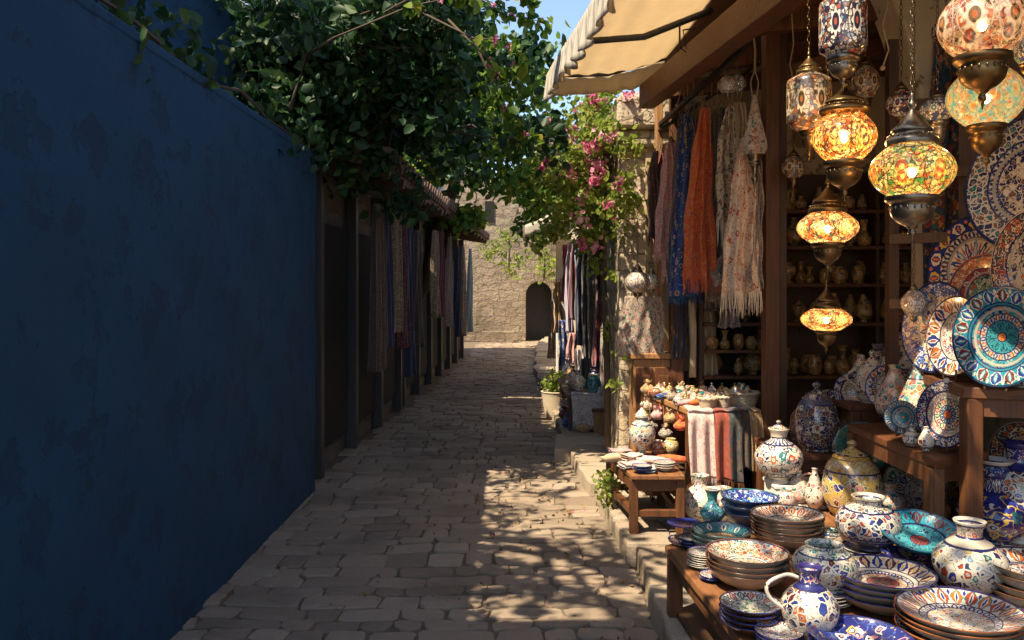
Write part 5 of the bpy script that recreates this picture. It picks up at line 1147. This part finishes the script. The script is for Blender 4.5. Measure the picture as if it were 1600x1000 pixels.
for k, (px, Y) in enumerate(spots):
    mt = GT[k*3 % 10]; p = (at(px, Y), Y, ZB); kd = k % 4; side = 'left' if px < 1062 else ('middle' if px < 1110 else 'right'); row = rows[0 if Y < 5.58 else (1 if Y < 5.83 else 2)]
    nm = ['pouch', 'slipper', 'small pot', 'lidded pot'][kd]
    if kd == 0: bundle(nl(desc[mt]+' gathered pouch', side, row), p, R.uniform(.032, .05), M[mt], 'small goods on the tall table')
    elif kd == 1: shoe(nl(desc[mt]+' cloth slipper', side, row), p, R.uniform(0, 6), M[mt], .85, 'small goods on the tall table')
    elif kd == 2:
        mm = ['v_yellow', 'v_multi', 'v_orange', 'v_lace', 'v_teal', 'v_pear'][k % 6]; mn = ['yellow', 'multicoloured', 'orange', 'white lace', 'teal', 'turquoise patched'][k % 6]
        pot(nl(mn+' small pot', side, row), p, 'open', .04, .06, mm, 'pot', group='small goods on the tall table')
    else:
        mm = ['v_pink', 'v_yellow', 'v_redwhite', 'gilt'][k//4 % 4]; mn = ['rose', 'yellow', 'white flowered', 'gilded'][k//4 % 4]
        pot(nl(mn+' little lidded pot', side, row), p, 'jarbody', .036, .05, mm, 'pot', lid=(.6, .04), group='small goods on the tall table')
# gourds and fruit shapes inside the baskets
for k, (px, Y, z, r, mt, lab) in enumerate(((1150, 5.33, .10, .034, 'v_yellow', 'yellow egg shaped pot at the left in the large basket'), (1168, 5.36, .105, .032, 'gilt', 'gilded egg shaped pot at the right in the large basket'), (1160, 5.42, .12, .028, 'v_pink', 'rose egg shaped pot at the back in the large basket'), (1131, 5.27, .075, .026, 'v_yellow', 'yellow egg shaped pot in the narrow tall basket'), (1106, 5.25, .068, .032, 'v_lace', 'white egg shaped pot in the low basket'))):
    pot(lab, (at(px, Y), Y, ZB+z-.055), 'pear', r, r*2.6, mt, 'pot')
# draped cloths over the camera side edge
def drape(label, x0, x1, ytop, yb, L, mat, z=ZB, folds=2, fringe=True, Y=5.15, back=.22, cat='textile', group='textiles draped over the tall table', off=0.):
    root = tag(empty('draped_cloth', ((x0+x1)/2, Y, z)), label, cat, group); w = x1-x0; tot = back+L; ph = x0*37
    def P(u, v):
        d = v*tot; x = (u-.5)*w*(1+.08*v)+.01*math.sin(v*4+ph)
        if d < back: return Vector((x, back-d-.035+off, .006+.004*math.sin(u*9)+off*.2))
        e = d-back; a = min(1, e/.05); A = .014*min(1, e/.15)
        return Vector((x, -.035*a-.004+A*math.sin(u*2*PI*folds+ph+v*1.5)+off-.012*(e/L), .006-e+.02*(1-a)*a-.012*math.sin(u*6+ph)*v))
    g = MB(); g.grid(P, 40, 40, (w*2, tot)); g.build('cloth', mat, root, smooth=True, solid=.004)
    if fringe:
        g = MB(); n = int(w*200)
        for k in range(n):
            p = P((k+.5)/n, 1); g.tube([p, p+Vector((R.uniform(-.005, .005), R.uniform(-.003, .003), -.02)), p+Vector((R.uniform(-.006, .006), 0, -.042))], [.0022, .0018, .001], 4)
        g.build('fringe', M.get('f'+{v: k for k, v in M.items()}.get(mat, ''), mat), root)
    return root
def dx(px, Y=5.12): return at(px, Y)
drape('white cloth with rose print draped over the table corner', dx(1078), dx(1117), 0, 0, .40, M['t_rosewhite'])
drape('red and green striped cloth draped over the table front', dx(1119), dx(1158), 0, 0, .43, M['t_stripe'], off=-.004)
drape('dark brown cloth draped between the striped and ochre ones', dx(1157), dx(1176), 0, 0, .36, M['t_dark'], fringe=False, off=.008)
drape('ochre cloth draped at the right end of the table front', dx(1172), dx(1191), 0, 0, .38, M['t_ochre'], fringe=False, off=-.006)
# pouches hung from the alley side of the tall table
for k, (px, py, Y, mt, lab) in enumerate(((1012, 640, 6.0, 't_roses', 'rose printed bag hanging farthest along the table side'), (1028, 655, 5.75, 't_pink', 'pink bag hanging from the table side by long cords'), (1048, 660, 5.5, 't_ochre', 'ochre bag hanging from the table side'), (1064, 672, 5.3, 't_orange', 'orange bag hanging nearest the draped white cloth'), (1018, 672, 5.9, 't_multi', 'brown mosaic bag hanging low at the table side'), (1040, 684, 5.6, 't_embroid', 'beige embroidered bag hanging low in the middle of the table side'))):
    p = W(px, py, Y); p.x = at(px, Y); bdl = bundle(lab, p, .045, M[mt], 'bags hanging from the tall table', 'bag')
    g = MB(); top = ZB-.03-p.z; g.tube([(-.01, 0, .065), (-.03, 0, top)], .003, 4); g.tube([(.01, 0, .065), (.03, 0, top)], .003, 4); o = g.build('cord', M['t_orange'] if k % 2 else M['rope'], bdl)

# side table goods
ZS = .47
pot('teal and orange urn with tall lid on the small side table', (at(1003, 5.32), 5.32, ZS), 'foot', .085, .26, 'v_multi', cat='urn', lid=(.5, .10))
def folded(label, p, w, d, n, mats, rz=0, group='folded cloths on the side table'):
    root = tag(empty('folded_cloth', p, rz), label, 'cloth', group)
    for k in range(n):
        g = MB(); th = .014; z = k*th; ww, dd = w*R.uniform(.9, 1), d*R.uniform(.9, 1); prof = []
        def P(u, v, ww=ww, dd=dd, z=z, th=th):
            a = v*2*PI; x = (u-.5)*ww; y = dd/2*math.copysign(abs(math.cos(a))**.4, math.cos(a)); zz = z+th/2+th/2*math.copysign(abs(math.sin(a))**.6, math.sin(a))
            return Vector((x+.003*math.sin(a*3), y, zz+.004*math.sin(u*7+k)+.004))
        g.grid(P, 14, 24, (ww*2, .5)); g.build('fold', mats[k % len(mats)], root, smooth=True)
    return root
folded('white and red folded cloths at the front left of the side table', (at(988, 5.0), 5.0, ZS), .15, .12, 2, [M['t_lace'], M['t_rosewhite']], .3)
folded('blue and white folded cloths at the front of the side table', (at(1010, 4.9), 4.9, ZS), .11, .13, 2, [M['t_ltblue'], M['t_lace']], -.2)
folded('royal blue folded cloth at the far left of the side table', (at(968, 5.35), 5.35, ZS), .14, .12, 3, [M['t_red'], M['t_royal'], M['t_pink']], .1)
folded('rose printed folded cloth in the middle of the side table', (at(985, 5.18), 5.18, ZS), .12, .11, 3, [M['t_rosewhite'], M['t_roses']], .5)
stack(0, 0, 0, .058, .028, 2, .016, 'b_small', 'outer_blue', 'rim_blue', 'blue rimmed little bowls at the front edge of the side table', pos=(at(1002, 4.86), 4.86, ZS), name='dish')
stack(0, 0, 0, .066, .026, 3, .013, 'b_small', 'ceramic_white', 'ceramic_white', 'white dishes at the near right corner of the side table', pos=(at(1038, 4.92), 4.92, ZS), name='dish')
shoe('pale slipper pointing left on the side table', (at(963, 5.2), 5.2, ZS), 1.9, M['t_cream'], 1., 'slippers on the side table')
shoe('rose printed slipper beside the urn on the side table', (at(1022, 5.1), 5.1, ZS), 1.2, M['t_rosewhite'], 1., 'slippers on the side table')
shoe('orange slipper behind the white dishes on the side table', (at(1045, 5.15), 5.15, ZS), 1.5, M['t_orange'], 1., 'slippers on the side table')
pot('small orange pot right of the urn on the side table', (at(1028, 5.4), 5.4, ZS), 'open', .05, .09, 'v_orange', 'pot'); pot('yellow round pot at the back right of the side table', (at(1048, 5.42), 5.42, ZS), 'open', .055, .10, 'v_yellow', 'pot')
pot('pale stoneware vase standing on the pavement below the draped white cloth', (at(1095, 4.98), 4.98, .13), 'round', .115, .30, 'v_lace')
pot('rose vase standing on the pavement beside the stoneware vase', (at(1128, 5.0), 5.0, .13), 'open', .10, .22, 'v_pink')
pot('brown jar standing under the small side table', (at(1020, 5.2), 5.2, .26), 'open', .07, .12, 'ceramic_brown', 'jar')
for k, (px, Y, lab) in enumerate(((962, 5.35, 'small leafy weed growing by the far leg of the side table'), (1020, 5.55, 'leafy weed growing behind the side table'))):
    root = tag(empty('weed', (at(px, Y), Y, .12)), lab, 'plant'); g = MB()
    for q in range(6): g.tube([(0, 0, 0), (R.uniform(-.08, .08), R.uniform(-.08, .08), R.uniform(.1, .2))], [.004, .002], 4)
    g.build('stem', M['bark'], root); leaf_mesh('foliage', [((R.gauss(0, .06), R.gauss(0, .06), R.uniform(.06, .2)), (.07, .07, .06), 22) for _ in range(6)], .045, M['leaf_lime'], root)

# little fruit stand on the display table corner
p = G(1070, 850, ZT); root = tag(empty('tiered_stand', p), 'small tiered dish stand at the far left corner of the bowl table', 'dish stand')
g = MB(); g.lathe(smooth_prof([(0, 0), (.04, 0), (.012, .012), (.008, .05), (.012, .08), (.07, .088), (.074, .095), (.06, .093), (0, .09)], 3), 28); g.build('upper_dish', M['b_small'], root, smooth=True)
g = MB(); g.lathe(smooth_prof([(.01, .0), (.06, .006), (.072, .02), (.068, .022), (.01, .012)], 3), 28); g.build('lower_dish', M['b_small'], root, smooth=True)
pot('tiny brown lidded pot beside the small saucers', (at(1108, 3.3), 3.3, ZT), 'jarbody', .026, .035, 'v_dark', 'pot', lid=(.6, .03))

# second stall goods
root = tag(empty('stall_bench', (.78, 9.0, .12)), 'dark low bench in front of the second stall', 'bench')
g = MB(); g.box((0, 0, .36), (.5, 1.6, .03)); g.build('seat', M['wood_dark'], root)
for sx in (-.2, .2):
    for sy in (-.72, .72): g = MB(); g.box((sx, sy, .17), (.04, .04, .34)); g.build('leg', M['wood_dark'], root)
root = tag(empty('stall_bench', (.93, 8.25, .12)), 'ochre wooden crate at the near end of the second stall', 'crate')
g = MB(); g.box((0, 0, .11), (.26, .3, .22)); g.build('body', M['wood_warm'], root); g = MB(); g.box((0, 0, .235), (.3, .33, .03)); g.build('lid', M['wood'], root)
gi = 0; place = ['nearest', 'second nearest', 'third nearest', 'fourth nearest', 'fifth nearest', 'farthest']
for Y in (8.35, 8.7, 9.05, 9.35, 9.6):
    for r_, x in enumerate((.66, .84)):
        mt = ['v_multi', 'v_teal', 'v_pink', 'v_navywhite', 'gilt', 'v_pear', 'v_dark', 'v_orange', 'v_lace', 'v_bluegrey'][gi]; mn = ['multicoloured', 'teal', 'rose', 'navy and white', 'gilded', 'turquoise patched', 'dark filigree', 'orange', 'white lace', 'blue latticed'][gi]
        pot(f'{mn} pot on the dark bench of the second stall', (x+R.uniform(-.03, .03), Y, .498), ['round', 'open', 'pear', 'squat'][gi % 4], .075, R.uniform(.14, .24), mt, 'pot', group='pots on the second stall bench'); gi += 1
for k, (px, ty, by, bw, Y, mt, lab) in enumerate(((864, 470, 560, 12, 12.2, 't_multi', 'brown mosaic bundle low on the far end of the second stall'), (880, 500, 600, 14, 10.4, 't_royal', 'royal blue bundle hanging low on the second stall'), (893, 520, 610, 14, 10.0, 't_pink', 'pink bundle hanging low on the second stall'), (905, 545, 640, 15, 9.4, 't_lace', 'white lace bundle hanging low on the second stall'), (916, 560, 660, 15, 8.9, 't_dark', 'dark bundle hanging low on the second stall'), (928, 590, 680, 16, 8.5, 't_embroid', 'embroidered bundle hanging low on the second stall'), (936, 470, 600, 14, 8.75, 't_red', 'scarlet cloth behind the black and red one on the second stall'), (922, 380, 520, 12, 9.6, 't_magenta', 'magenta cloth in the middle of the second stall rail'), (949, 480, 640, 15, 8.5, 't_multi', 'brown mosaic cloth by the pillar on the second stall'))):
    sc_px(lab, px, ty, by, bw, Y, mt, tw=bw*.8, fringe=False, loop=False, group='cloths on the second stall', name='hanging_cloth', cat='cloth', folds=2, amp=1.4)
for k, (x, Y, r, mt, lab) in enumerate(((.50, 8.5, .07, 't_royal', 'royal blue pouch on the pavement before the second stall'), (.54, 8.75, .08, 't_multi', 'brown mosaic pouch on the pavement before the second stall'), (.50, 9.05, .07, 't_red', 'scarlet pouch on the pavement before the second stall'), (.53, 9.35, .08, 't_lace', 'white lace pouch on the pavement before the second stall'), (.62, 8.2, .075, 't_ochre', 'ochre pouch on the pavement before the second stall'), (.52, 9.65, .07, 't_embroid', 'beige pouch on the pavement before the second stall'))):
    bundle(lab, (x+.08, Y, .13), r, M[mt], 'pouches before the second stall')
drape('white lace cloth draped over the second stall bench end', .60, .98, 0, 0, .30, M['t_lace'], z=.497, Y=8.2, group='textiles on the second stall bench')
root = tag(empty('plant_pot', (.52, 9.9, .0)), 'weathered pot with pale flowers at the alley end of the second stall', 'planter')
g = MB(); g.lathe(smooth_prof([(0, 0), (.11, 0), (.15, .16), (.17, .30), (.18, .32), (.15, .32), (.13, .25), (0, .25)], 3), 28); g.build('pot', M['plaster'], root, smooth=True)
leaf_mesh('foliage', [((R.gauss(0, .07), R.gauss(0, .07), R.uniform(.34, .5)), (.1, .1, .08), 50) for _ in range(6)], .06, M['leaf_lime'], root)

# ================================================================ LANTERNS
GL = {
 'oblate': lambda t: (math.sin(PI*(.10+.80*t)))**.62,
 'ball': lambda t: (math.sin(PI*(.12+.76*t)))**.80,
 'cyl': lambda t: min(1, (math.sin(PI*(.06+.88*t))*1.9))**.8 if t else .55,
}
CAP = [(0, 1), (.06, .98), (.08, .84), (.16, .78), (.10, .70), (.16, .62), (.46, .44), (.74, .32), (.78, .26), (.70, .22), (.96, .12), (1, .06), (.98, 0)]
CUP = [(1, 0), (1.02, -.08), (.90, -.14), (.80, -.18), (.82, -.30), (.74, -.44), (.50, -.56), (.26, -.62), (.20, -.66), (.12, -.70), (.16, -.76), (.13, -.82), (.06, -.86), (.04, -.94), (0, -1)]
def lantern(label, px, py, Y, R_, Hh, kind, gm, cap, cup, lit=0, metal='brass', ztop=3.1, top_link=True, group='mosaic glass lanterns hanging in the shop'):
    lit = lit*2.3
    """globe centre at pixel (px, py) at depth Y; R_ radius, Hh half height; cap/cup = (radius, height)"""
    c = W(px, py, Y); root = tag(empty('mosaic_lantern', c), label, 'lantern', group)
    n = 16; f = GL[kind]; prof = [(R_*f(k/n), Hh*(2*k/n-1)) for k in range(n+1)]
    g = MB(); g.lathe(prof, 48); g.build('globe', M[gm], root, smooth=True)
    g = MB(); g.lathe(smooth_prof([(cap[0]*a, Hh*.96+cap[1]*b2) for a, b2 in CAP], 2), 36)
    for j in range(24):       # beaded gallery on the cap edge
        a = 2*PI*j/24; g.ball((cap[0]*.9*math.cos(a), cap[0]*.9*math.sin(a), Hh*.96+cap[1]*.17), cap[0]*.055, 5, 4)
    g.build('cap', M[metal], root, smooth=True)
    g = MB(); g.lathe(smooth_prof([(cup[0]*a, -Hh*.95+cup[1]*b2) for a, b2 in CUP], 2), 36)
    for j in range(20):
        a = 2*PI*j/20; g.ball((cup[0]*.82*math.cos(a), cup[0]*.82*math.sin(a), -Hh*.95-cup[1]*.25), cup[0]*.06, 5, 4, 1.6)
    g.build('cup', M[metal], root, smooth=True)
    z0 = Hh*.96+cap[1]; zt = ztop-c.z; g = MB(); z = z0; k = 0
    while z < zt:
        a = 0 if k % 2 else PI/2; L = .022
        pts = [(.0065*math.cos(t*PI/3)*math.cos(a), .0065*math.cos(t*PI/3)*math.sin(a), z+L*.5+L*.62*math.sin(t*PI/3)) for t in range(6)]
        g.tube(pts, .0020, 4, closed=True); z += L; k += 1
    g.build('chain', M[metal], root, smooth=True)
    if lit:
        g = MB(); g.ball((0, 0, -.005), .012, 14, 9, 1.3); g.build('bulb', M['bulb'], root, smooth=True)
        l = bpy.data.lights.new('lantern_light', 'POINT'); l.energy = lit; l.color = (1, .68, .38); l.shadow_soft_size = .02
        lo = bpy.data.objects.new('lantern_light', l); COL.objects.link(lo); lo.parent = root; lo.location = (0, 0, -.04)
    return root
lantern('green and yellow glass lantern glowing, lowest in front at the right', 1425, 267, 2.60, .126, .083, 'oblate', 'g_green', (.078, .165), (.078, .15), 1.2, 'pewter')
lantern('amber ball lantern glowing below the tall white cylinder lantern', 1319, 214, 2.95, .110, .090, 'ball', 'g_amber', (.085, .13), (.072, .15), 2.2)
lantern('tall white cylinder lantern with dark medallions at the top edge', 1317, 42, 2.90, .080, .112, 'cyl', 'g_white', (.05, .1), (.055, .12), 0, 'pewter')
lantern('cream cylinder lantern left of the tall white one', 1264, 160, 3.15, .082, .110, 'cyl', 'g_whitegold', (.048, .10), (.035, .12), 0)
lantern('biggest white and red ball lantern at the top right corner', 1535, 38, 2.50, .124, .100, 'oblate', 'g_whitered', (.07, .12), (.080, .165), .35)
lantern('turquoise ball lantern glowing behind the biggest white one', 1541, 152, 2.85, .126, .100, 'ball', 'g_blue', (.07, .1), (.062, .16), .8)
lantern('small pinkish glass lantern between the white and green lanterns', 1408, 163, 3.6, .062, .055, 'ball', 'g_white', (.03, .07), (.025, .07), 0)
lantern('small blue and white glass lantern above the kilim', 1465, 172, 3.25, .066, .042, 'oblate', 'g_bluewhite', (.03, .055), (.034, .15), 0, 'pewter')
lantern('flattened amber lantern glowing in the middle of the shop', 1293, 356, 3.30, .117, .062, 'oblate', 'g_amber2', (.074, .15), (.062, .13), 2.4)
lantern('lowest flattened amber lantern glowing before the dark shelves', 1291, 499, 3.90, .115, .052, 'oblate', 'g_amber2', (.06, .14), (.05, .12), 2.4, ztop=1.70+.0)
lantern('small pearl glass lantern beside the blue plates', 1428, 474, 3.85, .057, .058, 'ball', 'g_silver', (.02, .06), (.018, .05), 0, 'pewter')
lantern('pearl glass globe lantern hanging before the stone pillar', 996, 441, 6.1, .092, .074, 'oblate', 'g_silver', (.04, .11), (.035, .07), 0, 'pewter', 2.2)
lantern('smaller pearl glass globe lantern at the right of the pillar lantern', 1018, 440, 6.2, .06, .055, 'ball', 'g_silver', (.03, .08), (.025, .05), 0, 'pewter', 2.2)
lantern('blue flecked lantern cut off by the right edge near the top', 1606, 75, 2.75, .05, .055, 'ball', 'g_bluewhite', (.03, .06), (.025, .06), 0)
lantern('left pearl bauble of the pair above the cream scarves', 1137, 133, 4.85, .058, .05, 'ball', 'g_silver', (.012, .03), (.012, .04), 0, 'pewter', 2.85)
lantern('right pearl bauble of the pair above the cream scarves', 1152, 131, 4.88, .052, .05, 'ball', 'g_bluewhite', (.012, .03), (.012, .03), 0, 'pewter', 2.85)
lantern('dim cream lantern high up behind the cylinder lanterns', 1352, 130, 4.3, .075, .08, 'ball', 'g_whitegold', (.04, .09), (.035, .1), 0)
lantern('small dim globe lantern just right of the brown post', 1240, 262, 4.9, .07, .06, 'oblate', 'g_whitegold', (.035, .08), (.03, .1), 0)
lantern('small pinkish lantern high beside the plaster corbel', 1478, 48, 3.7, .06, .06, 'ball', 'g_white', (.03, .07), (.028, .09), 0)
# bell shaped patterned shade hanging by cords left of the post
c = W(1179, 205, 4.6); root = tag(empty('cloth_bell_shade', c), 'long bell shaped embroidered shade hanging by cords left of the brown post', 'lamp shade')
g = MB()
def P(u, v):
    a = u*2*PI; r = interp([(0, .010), (.3, .028), (.75, .064), (.9, .070), (1, .052)], v)*(1+.06*math.sin(a*6)*(1-v)); return Vector((r*math.cos(a), r*math.sin(a), lerp(.20, -.13, v)))
g.grid(P, 48, 24, (.45, .4)); g.build('shade', M['t_embroid'], root, smooth=True)
g = MB(); g.lathe(smooth_prof([(.048, -.13), (.034, -.15), (.03, -.17), (.034, -.18), (.016, -.20), (.012, -.24), (.018, -.26), (.006, -.30), (0, -.36)], 3), 24); g.build('finial', M['pewter'], root, smooth=True)
g = MB()
for s_ in (-1, 1): g.tube([(s_*.012, 0, .19), (s_*.022, 0, .27), (0, 0, .34)], .004, 5)
g.tube([(0, 0, .34), (.004, 0, .45), (-.01, 0, .55), (-.02, 0, .66)], .006, 6); g.build('cord', M['rope'], root)
# loose strings and hooks under the rafters
for k, (px, py, Y, l, lab) in enumerate(((1083, 185, 5.6, .35, 'thin twine hanging left of the orange scarf'), (1060, 120, 5.4, .3, 'knotted twine hanging above the teal scarf'), (1383, 40, 3.4, .28, 'pale twine with a white tag end beside the tall white lantern'), (1237, 100, 4.4, .35, 'looped cord hanging from the rafters right of the post'))):
    p = W(px, py, Y); root = tag(empty('hanging_twine', p), lab, 'twine', 'twines hanging under the rafters'); g = MB()
    g.tube([(0, 0, 3.0-p.z), (.01, 0, l*.3), (-.01, 0, 0), (.015, 0, -l*.35), (-.01, 0, -l*.6)], .0035, 5); g.build('strand', M['rope'], root); g = MB(); g.ball((-.01, 0, -l*.62), .011, 7, 5); g.build('knot', M['rope'], root)

# fallen petals and dry leaves on the paving
o = leaf_mesh('fallen_leaves', [((R.uniform(-.9, .6), R.uniform(3.6, 9.5), .02), (.10, .12, .004), 3) for _ in range(90)], .032, M['dry_leaf']); tag(o, 'dry leaves and petals scattered over the alley paving', 'leaves', None, 'stuff')
